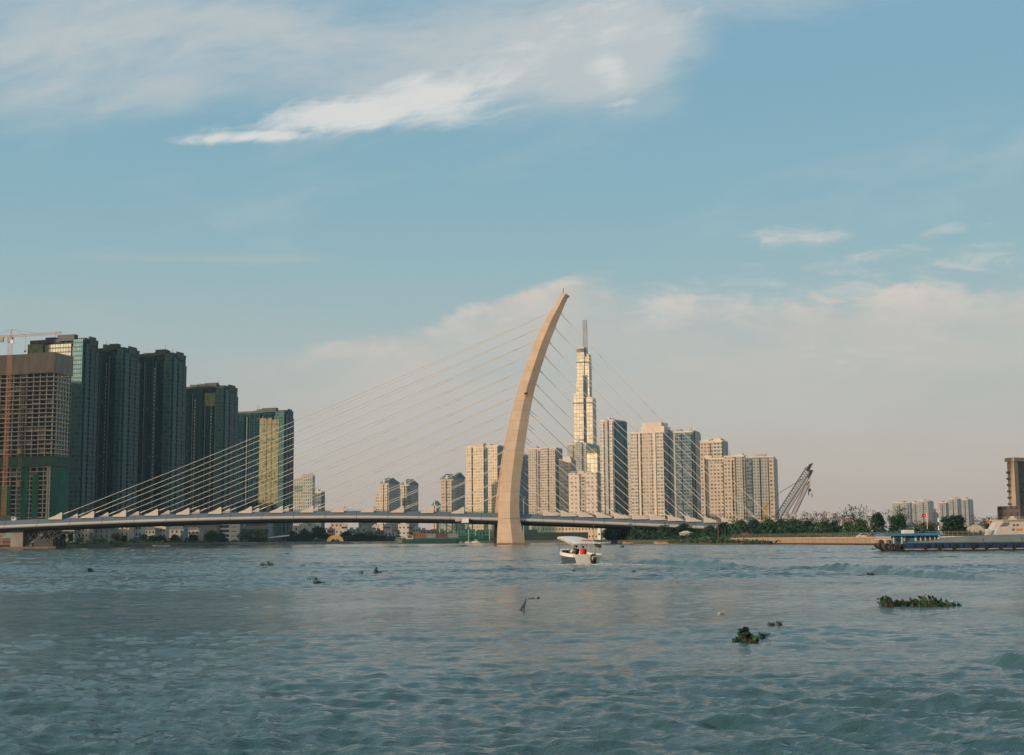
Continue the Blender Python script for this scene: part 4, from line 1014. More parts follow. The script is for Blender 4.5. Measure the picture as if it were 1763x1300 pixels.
# ================================================================== TREES
def leaf_mat(name, c): return mat(name, c, .7, var=.45, scale=.9, spec=.25)
L_dark = leaf_mat('dark_foliage', (.010,.040,.022)); L_mid = leaf_mat('mid_foliage', (.034,.072,.030)); L_olive = leaf_mat('olive_foliage', (.06,.066,.028)); L_rust = leaf_mat('rusty_foliage', (.15,.062,.03)); L_yel = leaf_mat('yellowish_foliage', (.105,.085,.035))
bark = mat('bark', (.075,.06,.045), .9, var=.3, scale=2)
def leaf(mb, c, s, r):
    n_ = Vector((r.gauss(0, 1), r.gauss(0, 1), r.gauss(.5, 1))).normalized(); e = n_.orthogonal().normalized(); g = n_.cross(e)
    a = r.uniform(0, 6.28); e2 = e*math.cos(a)+g*math.sin(a); g2 = g*math.cos(a)-e*math.sin(a); k = r.uniform(.45, .75)
    mb.face([c - e2*s, c + g2*s*k, c + e2*s, c - g2*s*k])
def tree_proto(kind, seed):
    """a tree 10 m tall at the origin"""
    r = random.Random(seed); t = empty('tree', (0, 0, -500)); tk = MB(); cr = MB()
    def limb(a, b, ra, rb, k=4):
        p = a
        for i in range(1, k+1):
            q = a.lerp(b, i/k) + Vector((r.gauss(0, .12), r.gauss(0, .12), r.gauss(0, .06)))*(1 if i < k else 0)
            tk.tube(p, q, ra+(rb-ra)*(i-1)/k, ra+(rb-ra)*i/k, 5); p = q
        return p
    if kind in ('round', 'bushy', 'tall'):
        hb = {'round': 2.2, 'bushy': 1.2, 'tall': 3.0}[kind]; wd = {'round': 4.6, 'bushy': 5.6, 'tall': 3.3}[kind]
        limb(Vector((0, 0, 0)), Vector((r.gauss(0, .2), 0, hb+1.5)), .26, .17)
        lobes = []
        for i in range(26 if kind != 'tall' else 20):
            a = r.uniform(0, 6.28); rr = r.uniform(.1, .75)*wd; z = r.uniform(hb+.8, 8.7); f = 1 - max(0, (z-6)/5)
            c = Vector((rr*f*math.cos(a), rr*f*math.sin(a), z)); lobes.append((c, r.uniform(1.3, 2.2)))
            if i % 2 == 0: limb(Vector((0, 0, hb+.8)), c, .11, .03, 3)
        for c, q in lobes:
            for _ in range(115):
                v = Vector((r.gauss(0, 1), r.gauss(0, 1), r.gauss(0, .8))).normalized()*q*r.uniform(.55, 1.08)
                leaf(cr, c+v, r.uniform(.26, .52), r)
    elif kind == 'sparse':
        tips = []
        limb(Vector((0, 0, 0)), Vector((0, 0, 3.2)), .2, .13)
        for i in range(9):
            a = r.uniform(0, 6.28); e = Vector((math.cos(a)*r.uniform(.8, 2.7), math.sin(a)*r.uniform(.8, 2.7), r.uniform(5.5, 9.4)))
            s0 = Vector((0, 0, r.uniform(2.2, 3.6))); limb(s0, e, .09, .03, 4); tips.append(e)
            for k in range(5):
                f = s0.lerp(e, r.uniform(.45, .95)); g = f + Vector((r.gauss(0, .9), r.gauss(0, .9), r.uniform(.2, 1.3))); tk.tube(f, g, .035, .015, 4); tips.append(g)
        for e in tips:
            for _ in range(r.choice([2, 4, 7, 9])): leaf(cr, e + Vector((r.gauss(0, .42), r.gauss(0, .42), r.gauss(0, .32))), r.uniform(.14, .30), r)
    elif kind == 'conifer':
        limb(Vector((0, 0, 0)), Vector((0, 0, 9.8)), .2, .03, 6)
        for i in range(9):
            z = 1.6 + i*.92; rad = 3.6*(1-(i/9.5))**.9
            for k in range(9):
                a = r.uniform(0, 6.28)
                for _ in range(int(9*rad/2)+3):
                    q = r.uniform(.15, 1); leaf(cr, Vector((rad*q*math.cos(a)+r.gauss(0, .15), rad*q*math.sin(a)+r.gauss(0, .15), z - .5*q + r.gauss(0, .12))), r.uniform(.16, .34), r)
    elif kind == 'shrub':
        for i in range(12):
            a = r.uniform(0, 6.28); c = Vector((r.uniform(0, 7)*math.cos(a), r.uniform(0, 4)*math.sin(a), r.uniform(1.2, 7.2))); tk.tube((c.x*.3, c.y*.3, 0), c, .12, .04, 4)
            for _ in range(55):
                v = Vector((r.gauss(0, 1), r.gauss(0, 1), r.gauss(0, .8))).normalized()*2.0*r.uniform(.4, 1.08); leaf(cr, c+v, r.uniform(.3, .6), r)
    tk.build('trunk', bark, t); c = cr.build('crown', L_mid, t)
    return t
PROTO = {}
for k, n_ in (('round', 3), ('bushy', 3), ('tall', 2), ('sparse', 4), ('conifer', 1), ('shrub', 2)):
    PROTO[k] = [tree_proto(k, 31*i + len(k)) for i in range(n_)]
USED = {}
def tree(label, kind, px, ytop, D, wpx=None, m=L_mid, group=None, zb=LAND_Z, name=None):
    cnt = USED.get(kind, 0); USED[kind] = cnt + 1
    src = PROTO[kind][cnt % len(PROTO[kind])]
    c = copy_tree(src); b = XZ(px, D, zb); h = P(px, ytop, D).z - zb; s = h/10.0
    base_w = {'round': 9.4, 'bushy': 10.8, 'tall': 7.6, 'sparse': 5.6, 'conifer': 6.6, 'shrub': 13}[kind]
    sx = (wpx*D/F)/base_w if wpx else s
    c.location = b; c.scale = (sx, sx, s); c.rotation_euler = (0, 0, RND.uniform(0, 6.28))
    c.name = name or {'conifer': 'conifer', 'shrub': 'shrub', 'sparse': 'bare_tree'}.get(kind, 'broadleaf_tree')
    for ch in c.children:
        if ch.name.startswith('crown') and m is not L_mid:
            key = (ch.data.name, m.name)
            if key not in USED: me = ch.data.copy(); me.materials[0] = m; USED[key] = me
            ch.data = USED[key]
    tag(c, label, 'shrub' if kind == 'shrub' else 'tree', group)
    return c
GL = 'trees and shrubs along the left bank'
for lab, k, px, yt, D, wpx, m in (
    ('dark round tree beside the pier brackets at the left end of the villas', 'round', 104, 913, 655, 16, L_dark), ('slim dark tree left of the conifer before the sunlit villa', 'tall', 121, 919, 650, 12, L_dark), ('low dark bush under the sunlit villa left of the conifer', 'shrub', 136, 922, 668, 22, L_dark),
    ('dark conifer with layered branches on the left bank', 'conifer', 156, 915, 660, 20, L_dark), ('low dark bush just right of the conifer', 'shrub', 175, 924, 690, 24, L_dark), ('ragged olive tree below the villa with the dark balcony opening', 'tall', 198, 918, 720, 22, L_olive), ('dark slim tree right of the ragged olive tree', 'tall', 213, 922, 725, 14, L_dark),
    ('low bush before the pale villa with balconies', 'shrub', 229, 923, 740, 20, L_dark), ('dark round tree under the middle of the villa row', 'round', 247, 919, 780, 22, L_dark), ('dark round tree under the grey pitched roof villa', 'round', 262, 921, 790, 22, L_dark), ('dark wide tree left of the small cream villa', 'bushy', 277, 922, 800, 22, L_dark),
    ('dark round tree before the grey dormer villa', 'round', 301, 920, 830, 20, L_dark), ('dark wide tree before the right end villa', 'bushy', 316, 922, 840, 22, L_dark), ('dark round tree at the right end of the villas', 'round', 333, 920, 845, 22, L_dark),
    ('big dark tree beside the white office block, tallest of the left bank', 'round', 362, 912, 850, 32, L_mid), ('dark tree partly covering the white office block', 'bushy', 381, 915, 870, 26, L_dark), ('wide dark tree right of the white annex', 'bushy', 423, 910, 945, 34, L_dark), ('wide olive-dark tree under the grey office block', 'bushy', 449, 909, 950, 36, L_olive),
    ('low green shrub at the water by the white annex', 'shrub', 404, 928, 905, 30, L_mid), ('low dark shrub on the shore below the conifer', 'shrub', 158, 932, 640, 40, L_mid), ('low green shrub on the shore right of the conifer', 'shrub', 205, 932, 690, 44, L_mid), ('low green shrub on the shore near the pier base', 'shrub', 112, 934, 618, 40, L_mid)):
    tree(lab, k, px, yt, D, wpx, m, GL)
GF = 'dark trees on the far shore'
for lab, k, px, yt, D, wpx, m in (
    ('wide dark tree right of the white canopy', 'bushy', 505, 913, 1030, 34, L_dark), ('dark bushy tree below the slanted roof office', 'bushy', 524, 911, 1040, 36, L_dark), ('tall ragged dark tree below the dark office block', 'round', 549, 906, 1045, 34, L_dark), ('small dark tree left of the yellow arch', 'round', 563, 919, 1040, 18, L_dark),
    ('dark wide tree just right of the yellow arch', 'bushy', 596, 914, 1035, 32, L_dark), ('dark wide tree below the long pale green shed', 'bushy', 617, 916, 1040, 34, L_dark), ('dark tree under the bright green netted house', 'bushy', 638, 919, 1040, 34, L_dark), ('dark tree left of the barge bow', 'bushy', 657, 921, 1045, 30, L_dark), ('small dark tree above the barge bow', 'round', 674, 923, 1050, 18, L_dark),
    ('small dark tree behind the barge stern', 'round', 796, 922, 1060, 18, L_dark), ('small dark tree left of the pylon foot', 'round', 818, 923, 1055, 16, L_mid), ('small dark tree touching the pylon foot', 'round', 836, 922, 1050, 16, L_dark), ('small dark tree at the far right of the barge', 'shrub', 781, 925, 1030, 22, L_dark)):
    tree(lab, k, px, yt, D, wpx, m, GF)
GR = 'trees on the right bank'
row = [('dark tree at the right end of the cream hall', 'bushy', 1046, 908, 640, 26, L_dark), ('mid green tree above the small green buoy', 'bushy', 1063, 904, 640, 30, L_mid), ('rusty brown tree under the bridge deck', 'tall', 1086, 903, 620, 20, L_rust), ('low rusty shrub beside the rusty brown tree', 'shrub', 1100, 916, 590, 20, L_rust),
    ('dark tree under the bridge between the rusty tree and the kiosk', 'bushy', 1121, 906, 600, 34, L_dark), ('dark green tree left of the kiosk under the bridge', 'bushy', 1147, 907, 560, 34, L_mid), ('dark tree behind the kiosk', 'bushy', 1178, 906, 560, 40, L_dark), ('dark wide shrub right of the kiosk at the water', 'shrub', 1200, 915, 500, 40, L_dark),
    ('dark tree under the tip of the bridge deck', 'bushy', 1222, 908, 500, 30, L_mid), ('dark green tree hiding the end of the bridge deck', 'bushy', 1250, 902, 480, 34, L_dark), ('round dark tree right of the hidden deck end', 'round', 1276, 900, 470, 32, L_mid), ('round tree above the red awning', 'round', 1300, 898, 462, 32, L_dark),
    ('round green tree between the two red awnings', 'round', 1322, 897, 455, 32, L_mid), ('round dark tree below the lattice crane foot', 'bushy', 1347, 898, 448, 34, L_dark), ('round green tree right of the lattice crane foot', 'round', 1370, 898, 440, 30, L_mid), ('dark green tree left of the orange flower bed', 'bushy', 1394, 900, 430, 34, L_dark),
    ('dark tree behind the orange flower bed', 'round', 1417, 901, 425, 28, L_mid), ('dark green tree over the blue hoarding', 'round', 1440, 900, 415, 28, L_dark), ('bushy tree right of the blue hoarding', 'bushy', 1462, 901, 408, 30, L_mid), ('mid green tree in front of the tall sparse tree', 'round', 1482, 897, 402, 30, L_mid), ('dark full tree left of the barge awning', 'tall', 1513, 889, 400, 24, L_dark), ('dark leafy tree rising above the barge awning', 'bushy', 1548, 889, 400, 30, L_dark),
    ('low olive tree behind the barge awning', 'bushy', 1597, 898, 400, 34, L_olive), ('big round dark dome-shaped tree behind the barge', 'round', 1643, 885.5, 340, 50, L_dark), ('dark bush filling the foot of the round dome-shaped tree', 'bushy', 1650, 896, 345, 42, L_dark), ('dark green tree left of the white ship', 'bushy', 1706, 897, 430, 26, L_dark), ('green tree behind the white ship bridge', 'bushy', 1722, 893, 440, 26, L_mid), ('low dark tree under the brown building', 'bushy', 1748, 899, 450, 34, L_dark)]
for lab, k, px, yt, D, wpx, m in row: tree(lab, k, px, yt - (5 if px < 1560 else 0), D, wpx*1.15, m, GR)
sp = [('yellowish sparse tree at the end of the bridge deck', 1268, 886, 520, 30, L_yel), ('sparse tree in front of the beige apartment block foot', 1297, 884, 515, 32, L_yel), ('sparse yellowish tree right of the last stay cable', 1326, 884, 505, 32, L_olive), ('rusty sparse tree at the lattice crane foot', 1352, 880, 495, 30, L_yel), ('rusty yellow sparse tree right of the lattice crane', 1377, 881, 490, 30, L_rust), ('thin bare tree under the crane hook', 1395, 876, 485, 28, L_olive), ('thin bare tree second right of the crane hook', 1413, 878, 480, 30, L_olive), ('brownish sparse tree with fine twigs, middle of the bare row', 1432, 879, 470, 32, L_rust), ('bare tree with scattered dark leaves in the bare row', 1449, 875, 465, 30, L_dark), ('brownish bare tree left of the tallest sparse tree', 1462, 878, 460, 28, L_rust),
    ('tallest sparse tree with leaf clumps at its tips', 1477, 866, 455, 34, L_dark), ('leafy sparse tree right of the tallest one', 1497, 875, 450, 36, L_mid), ('half bare tree thinning towards the barge awning', 1514, 882, 448, 28, L_mid), ('spindly tree with dark tufts before the pale far tower', 1536, 871, 430, 26, L_dark), ('tall spindly tree with a leaning top before the hazy row', 1556, 868, 425, 30, L_dark), ('bare greyish tree right of the flag', 1612, 893, 430, 34, L_olive), ('twiggy bare tree right of the round dome-shaped tree', 1686, 886, 470, 34, L_olive), ('twiggy bare tree left of the red flag on the white ship', 1704, 885, 480, 28, L_olive), ('small twiggy tree below the purple podium', 1725, 886, 480, 24, L_olive), ('leafless tree behind the hazy row foot', 1583, 893, 440, 28, L_olive)]
for lab, px, yt, D, wpx, m in sp: tree(lab, 'sparse', px, yt, D, wpx, m, 'sparse trees on the right bank')
for l in PROTO.values():
    for t in l:
        for ch in list(t.children): bpy.data.objects.remove(ch)
        bpy.data.objects.remove(t)

# ================================================================== UNDERGROWTH (nobody could count it)
def undergrowth(label, spans, m, seed, n, hmax, z0=LAND_Z):
    r = random.Random(seed); mb = MB()
    for _ in range(n):
        px0, d0, px1, d1 = r.choice(spans); f = r.random(); b = XZ(px0+(px1-px0)*f, d0+(d1-d0)*f + r.uniform(0, 14), z0)
        h = hmax*r.uniform(.25, 1)**1.5*(.6+.4*math.sin(b.x*.21+seed))
        for _ in range(5): leaf(mb, b + Vector((r.gauss(0, .7), r.gauss(0, .7), r.uniform(.1, h+.2))), r.uniform(.3, .7), r)
    o = mb.build('undergrowth', m); tag(o, label, 'undergrowth', kind='stuff'); return o
undergrowth('tangled dark undergrowth behind the right river wall and under the bridge end', [(1048, 640, 1095, 575), (1090, 575, 1215, 480), (1090, 600, 1215, 520), (1205, 475, 1420, 385), (1205, 490, 1420, 420), (1205, 490, 1330, 450)], L_dark, 3, 6500, 6.2)
undergrowth('leafy growth hanging over the left end of the right river wall', [(1150, 499, 1212, 459), (1212, 459, 1268, 436), (1268, 436, 1345, 402)], L_mid, 12, 650, 2.0, .5)
undergrowth('thin dark shrubs behind the right river wall towards the barge', [(1420, 384, 1600, 330), (1440, 396, 1763, 330), (1690, 430, 1763, 420)], L_dark, 5, 1500, 3.2)
undergrowth('green shore plants along the left bank', [(60, 615, 130, 630), (130, 632, 250, 745), (250, 748, 430, 925)], leaf_mat('shore_plants', (.045,.07,.03)), 7, 2200, 2.0, 1.2)
undergrowth('dark shrubs behind the left bank trees', [(95, 660, 180, 690), (180, 700, 345, 860), (345, 870, 470, 965)], L_dark, 8, 1800, 4.0)
undergrowth('dark shrubs below the trees of the far shore', [(480, 1015, 700, 1035), (560, 1020, 700, 1040), (770, 1040, 860, 1045)], L_dark, 9, 1900, 6.0)

# ================================================================== BOATS
def hull_rings(L, B, hs, hb, draft=.25, n=14, bowp=1.7, flare=.80):
    """sections from stern (y=0) to bow (y=L)"""
    out = []
    for i in range(n+1):
        f = i/n; y = L*f; b = B/2*(1 - max(0, (f-.35)/.65)**bowp); b = max(b, .03); g = hs + (hb-hs)*f**1.8
        kz = -draft + (draft+.45*g)*max(0, (f-.72)/.28)**2
        out.append([Vector((-b, y, g)), Vector((-b*flare, y, kz*.35+.05)), Vector((0, y, kz)), Vector((b*flare, y, kz*.35+.05)), Vector((b, y, g))])
    return out
def body(name, pts, edges, radii, m, parent, sub=2, root=0):
    me = bpy.data.meshes.new(name); me.from_pydata([tuple(p) for p in pts], edges, []); o = bpy.data.objects.new(name, me); COL.objects.link(o)
    sk = o.modifiers.new('skin', 'SKIN'); ss = o.modifiers.new('sub', 'SUBSURF'); ss.levels = sub; ss.render_levels = sub
    for i, q in enumerate(me.skin_vertices[0].data): q.radius = (radii[i], radii[i]*.85); q.use_root = (i == root)
    me.materials.append(m); o.parent = parent; o.modifiers['skin'].use_smooth_shade = True
    return o
skin_m = mat('skin', (.30,.17,.11), .6, var=.05); hair_m = mat('black_hair', (.012,.011,.011), .5, var=.2)
def person(loc, rz, label, jacket, trousers, pose='sit', scale=1.0, cap=None, life=None):
    t = empty('person', loc, rz); tag(t, label, 'person'); t.scale = (scale,)*3
    hip = .0 if pose == 'sit' else .88
    P_ = lambda *a: Vector(a)
    z = hip
    head = [P_(0, .0, z+.56), P_(0, .03, z+.66), P_(0, .03, z+.80)]
    def arm(s): return [P_(.19*s, 0, z+.50), P_(.25*s, -.03 if pose == 'stand' else .08, z+.24), P_(.17*s, .16 if pose == 'sit' else .06, z+.10 if pose == 'sit' else z+.0), P_(.14*s, .25 if pose == 'sit' else .10, z+.09 if pose == 'sit' else z-.10)]
    def leg(s): return [P_(.10*s, 0, z), P_(.12*s, .42, z+.02), P_(.12*s, .45, z-.42), P_(.12*s, .60, z-.44)] if pose == 'sit' else [P_(.09*s, 0, z), P_(.10*s, .02, z-.44), P_(.10*s, -.02, z-.84), P_(.10*s, .12, z-.87)]
    pts = [P_(0, 0, z), P_(0, .0, z+.25), P_(0, 0, z+.48)] + head; ed = [(0, 1), (1, 2), (2, 3), (3, 4), (4, 5)]; rad = [.15, .14, .15, .055, .085, .085]
    for s in (-1, 1):
        a = arm(s); i = len(pts); pts += a; ed += [(2, i), (i, i+1), (i+1, i+2), (i+2, i+3)]; rad += [.07, .052, .04, .045]
        l = leg(s); i = len(pts); pts += l; ed += [(0, i), (i, i+1), (i+1, i+2), (i+2, i+3)]; rad += [.095, .075, .055, .045]
    body('body', pts, ed, rad, skin_m, t)
    jp = [P_(0, 0, z-.02), P_(0, 0, z+.25), P_(0, 0, z+.50)]; je = [(0, 1), (1, 2)]; jr = [.175, .18, .165]
    for s in (-1, 1):
        a = arm(s)[:3]; i = len(jp); jp += a; je += [(2, i), (i, i+1), (i+1, i+2)]; jr += [.092, .072, .056]
    body('jacket', jp, je, jr, jacket, t)
    tp = [P_(0, 0, z-.02)]; te = []; tr_ = [.165]
    for s in (-1, 1):
        l = leg(s)[:3]; i = len(tp); tp += l; te += [(0, i), (i, i+1), (i+1, i+2)]; tr_ += [.112, .09, .07]
    body('trousers', tp, te, tr_, trousers, t)
    MB().ico((0, .0, z+.765), .112, (1, 1.1, .95), 10).build('cap' if cap else 'hair', cap or hair_m, t, True, True)
    if life:
        MB().loft([[Vector((.27*math.cos(a)*k, -.03+.21*math.sin(a)*k, z+zz)) for a in [2*math.pi*i/12 for i in range(12)]] for zz, k in ((-.02, .88), (.10, 1.02), (.32, 1.06), (.48, .98), (.60, .70))]).build('life_vest', life, t, True, True)
    return t
def tour_boat():
    s0 = WAT(1012, 970.5); ang = R(13)
    t = empty('tour_boat', (s0.x, s0.y, .02), ang); tag(t, 'small white open tour boat with a white canopy heading away from the camera', 'boat')
    L, B = 8.6, 2.45; hr = hull_rings(L, B, .78, 1.16)
    hullw = mat('white_gelcoat', (.66,.63,.59), .35, var=.06); blue_h = mat('blue_grey_hull', (.040,.075,.105), .35, var=.15); dk = mat('boat_inside', (.035,.03,.03), .8, var=.3)
    m = MB(); m.loft(hr, False, False); m.build('hull', blue_h, t, False, True)
    # thick white gunwale and transom
    g = MB(); out = []
    for r_ in hr:
        a, b = r_[0], r_[-1]; out.append((a, b))
    for side in (0, 1):
        sg = -1 if side == 0 else 1; rings = []
        for pr in out:
            p = pr[side]; rings.append([p + Vector((sg*.05, 0, -.24)), p + Vector((sg*.07, 0, .05)), p + Vector((-sg*.13, 0, .05)), p + Vector((-sg*.13, 0, -.24))])
        g.loft(rings)
    g.build('gunwale', hullw, t)
    r0 = hr[0]; MB().loft([[v + Vector((0, -.10, 0)) for v in r0], [v + Vector((0, .05, 0)) for v in r0]]).build('transom', hullw, t, False, True)
    m = MB()
    for r0_, r1_ in zip(hr[:-1], hr[1:]):
        m.face([(r0_[0].x*.9, r0_[0].y, .22), (r0_[-1].x*.9, r0_[-1].y, .22), (r1_[-1].x*.9, r1_[-1].y, .22), (r1_[0].x*.9, r1_[0].y, .22)])
    m.build('deck', dk, t)
    MB().loft([[Vector((x, y, hr[12][0].z - .03 + .06)) for x, y in ((-.55, L*.80), (.55, L*.80), (.12, L*.985), (-.12, L*.985))], [Vector((x, y, 1.22)) for x, y in ((-.5, L*.81), (.5, L*.81), (.1, L*.98), (-.1, L*.98))]]).build('foredeck', hullw, t)
    # canopy: a thin bowed roof with a skirt
    can = mat('white_canvas', (.70,.68,.64), .7, var=.06, scale=.8); rings = []
    for i in range(9):
        f = i/8; y = .15 + f*6.1; w = 1.20 - .20*f; zc = 1.76 + .60*f + .05*math.sin(math.pi*f)
        top = [Vector((w*math.sin(a)/.949, y, zc - .17 + .17*max(0, math.cos(a))**.5)) for a in [(-1.25 + 2.5*k/10) for k in range(11)]]
        rings.append(top + [v + Vector((0, 0, -.05)) for v in reversed(top)])
    MB().loft(rings).build('canopy', can, t, False, True)
    for sg in (-1, 1):
        sk = MB()
        for i in range(8):
            a = rings[i][0 if sg < 0 else 10]; b = rings[i+1][0 if sg < 0 else 10]
            sk.face([a + Vector((sg*.03, 0, .02)), b + Vector((sg*.03, 0, .02)), b + Vector((sg*.03, 0, -.17)), a + Vector((sg*.03, 0, -.17))])
        sk.build('canopy_skirt', mat('faded_skirt', (.33,.31,.28), .8, var=.2), t)
    MB().loft([[Vector((.80, .02, 1.38)), Vector((1.24, .02, 1.30)), Vector((1.24, .9, 1.62)), Vector((.86, .9, 1.70))], [Vector((.80, .02, 1.70)), Vector((1.26, .02, 1.62)), Vector((1.26, .9, 1.68)), Vector((.86, .9, 1.76))]]).build('canopy_corner', steel_d, t)
    st = mat('canopy_post_steel', (.16,.15,.14), .5)
    for sg in (-1, 1):
        for y in (.35, 1.6, 2.9, 4.2, 5.5, 6.5):
            k = int(y/L*14); b = abs(hr[k][0].x); MB().tube((sg*(b-.05), y, hr[k][0].z), (sg*1.13, y, 1.63 + .6*(y-.15)/6.6), .022).build('post', st, t)
    # seats, tiller, spare ring on the roof
    for y in (2.6, 3.7, 4.8): MB().box(-.95, .95, y, y+.42, .24, .55).build('bench', mat('bench_brown', (.07,.04,.03), .7), t)
    MB().box(.15, 1.1, .3, 1.7, .5, .72).build('engine_cover', mat('dark_green_tarp', (.03,.045,.04), .7, var=.3), t)
    MB().loft([[Vector((x, y, 1.76 + .6*(y-.15)/6.6 + dz - .06)) for x, y in ((-.1, 1.2), (.75, 1.2), (.75, 2.0), (-.1, 2.0))] for dz in (.0, .16)]).build('roof_cushion', mat('faded_red_cushion', (.42,.17,.13), .7, var=.2), t)
    # outboard
    e = MB(); x0 = .38
    prof = [(.20, .34, .02), (.26, .36, .30), (.27, .34, .55), (.21, .27, .74), (.08, .12, .80)]
    rr = [[Vector((x0 + a*math.cos(q), -.42 + b*math.sin(q), z)) for q in [2*math.pi*i/12 for i in range(12)]] for a, b, z in prof]
    o = e.loft(rr).build('outboard_motor', mat('black_cowling', (.012,.012,.014), .35, var=.1), t, True, True)
    MB().box(x0-.09, x0+.09, -.52, -.28, -.45, .05).build('motor_leg', steel_d, o); MB().box(x0-.14, x0+.14, -.30, .06, .35, .55).build('mount_bracket', steel_d, o)
    MB().box(x0-.14, x0+.14, -.785, -.755, .56, .62).build('cowling_badge', mat('pale_badge', (.5,.5,.5), .4), o)
    def W_(x, y, z): return t.location + Matrix.Rotation(ang, 3, 'Z') @ Vector((x, y, z))
    red = mat('red_jacket', (.50,.012,.020), .75, var=.15, scale=4); navy = mat('navy_clothes', (.012,.016,.032), .8, var=.2); gr = mat('grey_brown_clothes', (.07,.055,.05), .85, var=.2)
    person(W_(-.08, 1.05, .62), ang, 'person in a red life vest seated at the tour boat stern, facing away', red, navy, life=red, cap=mat('red_hood', (.30,.012,.018), .8), scale=1.02)
    person(W_(-.52, 1.75, .64), ang+R(15), 'person in dark clothes seated left of the red one under the boat canopy', navy, gr, scale=1.08)
    person(W_(-.85, 1.15, .62), ang-R(10), 'person in grey brown clothes crouched low at the left side of the tour boat', gr, navy, scale=.86)
    return t
tour_boat()
def foam():
    r = random.Random(5); s0 = WAT(1012, 971); 
    m = MB(); 
    for i in range(620):
        f = r.random()**1.7
        if i % 3 == 0: x = s0.x + r.gauss(0, .5 + .9*f) + 1.0*f; y = s0.y - .35 - 8*f
        else:
            sd = 1 if i % 3 == 1 else -1; x = s0.x + sd*(1.0 + 4.2*f) + r.gauss(0, .22 + .5*f); y = s0.y + .3 - 5.5*f + r.gauss(0, .3)
        h = float(wave_h(np.array([x]), np.array([y]), .2)[0]); a = r.uniform(.025, .085)*(1-.55*f)
        m.ico((x, y, h+.004), a, (1.9, .9, .30), 5)
    tag(m.build('wake_foam', mat('foam', (.55,.58,.58), .7, var=.1), None, True), 'white churned foam behind the tour boat', 'foam', kind='stuff')
foam()

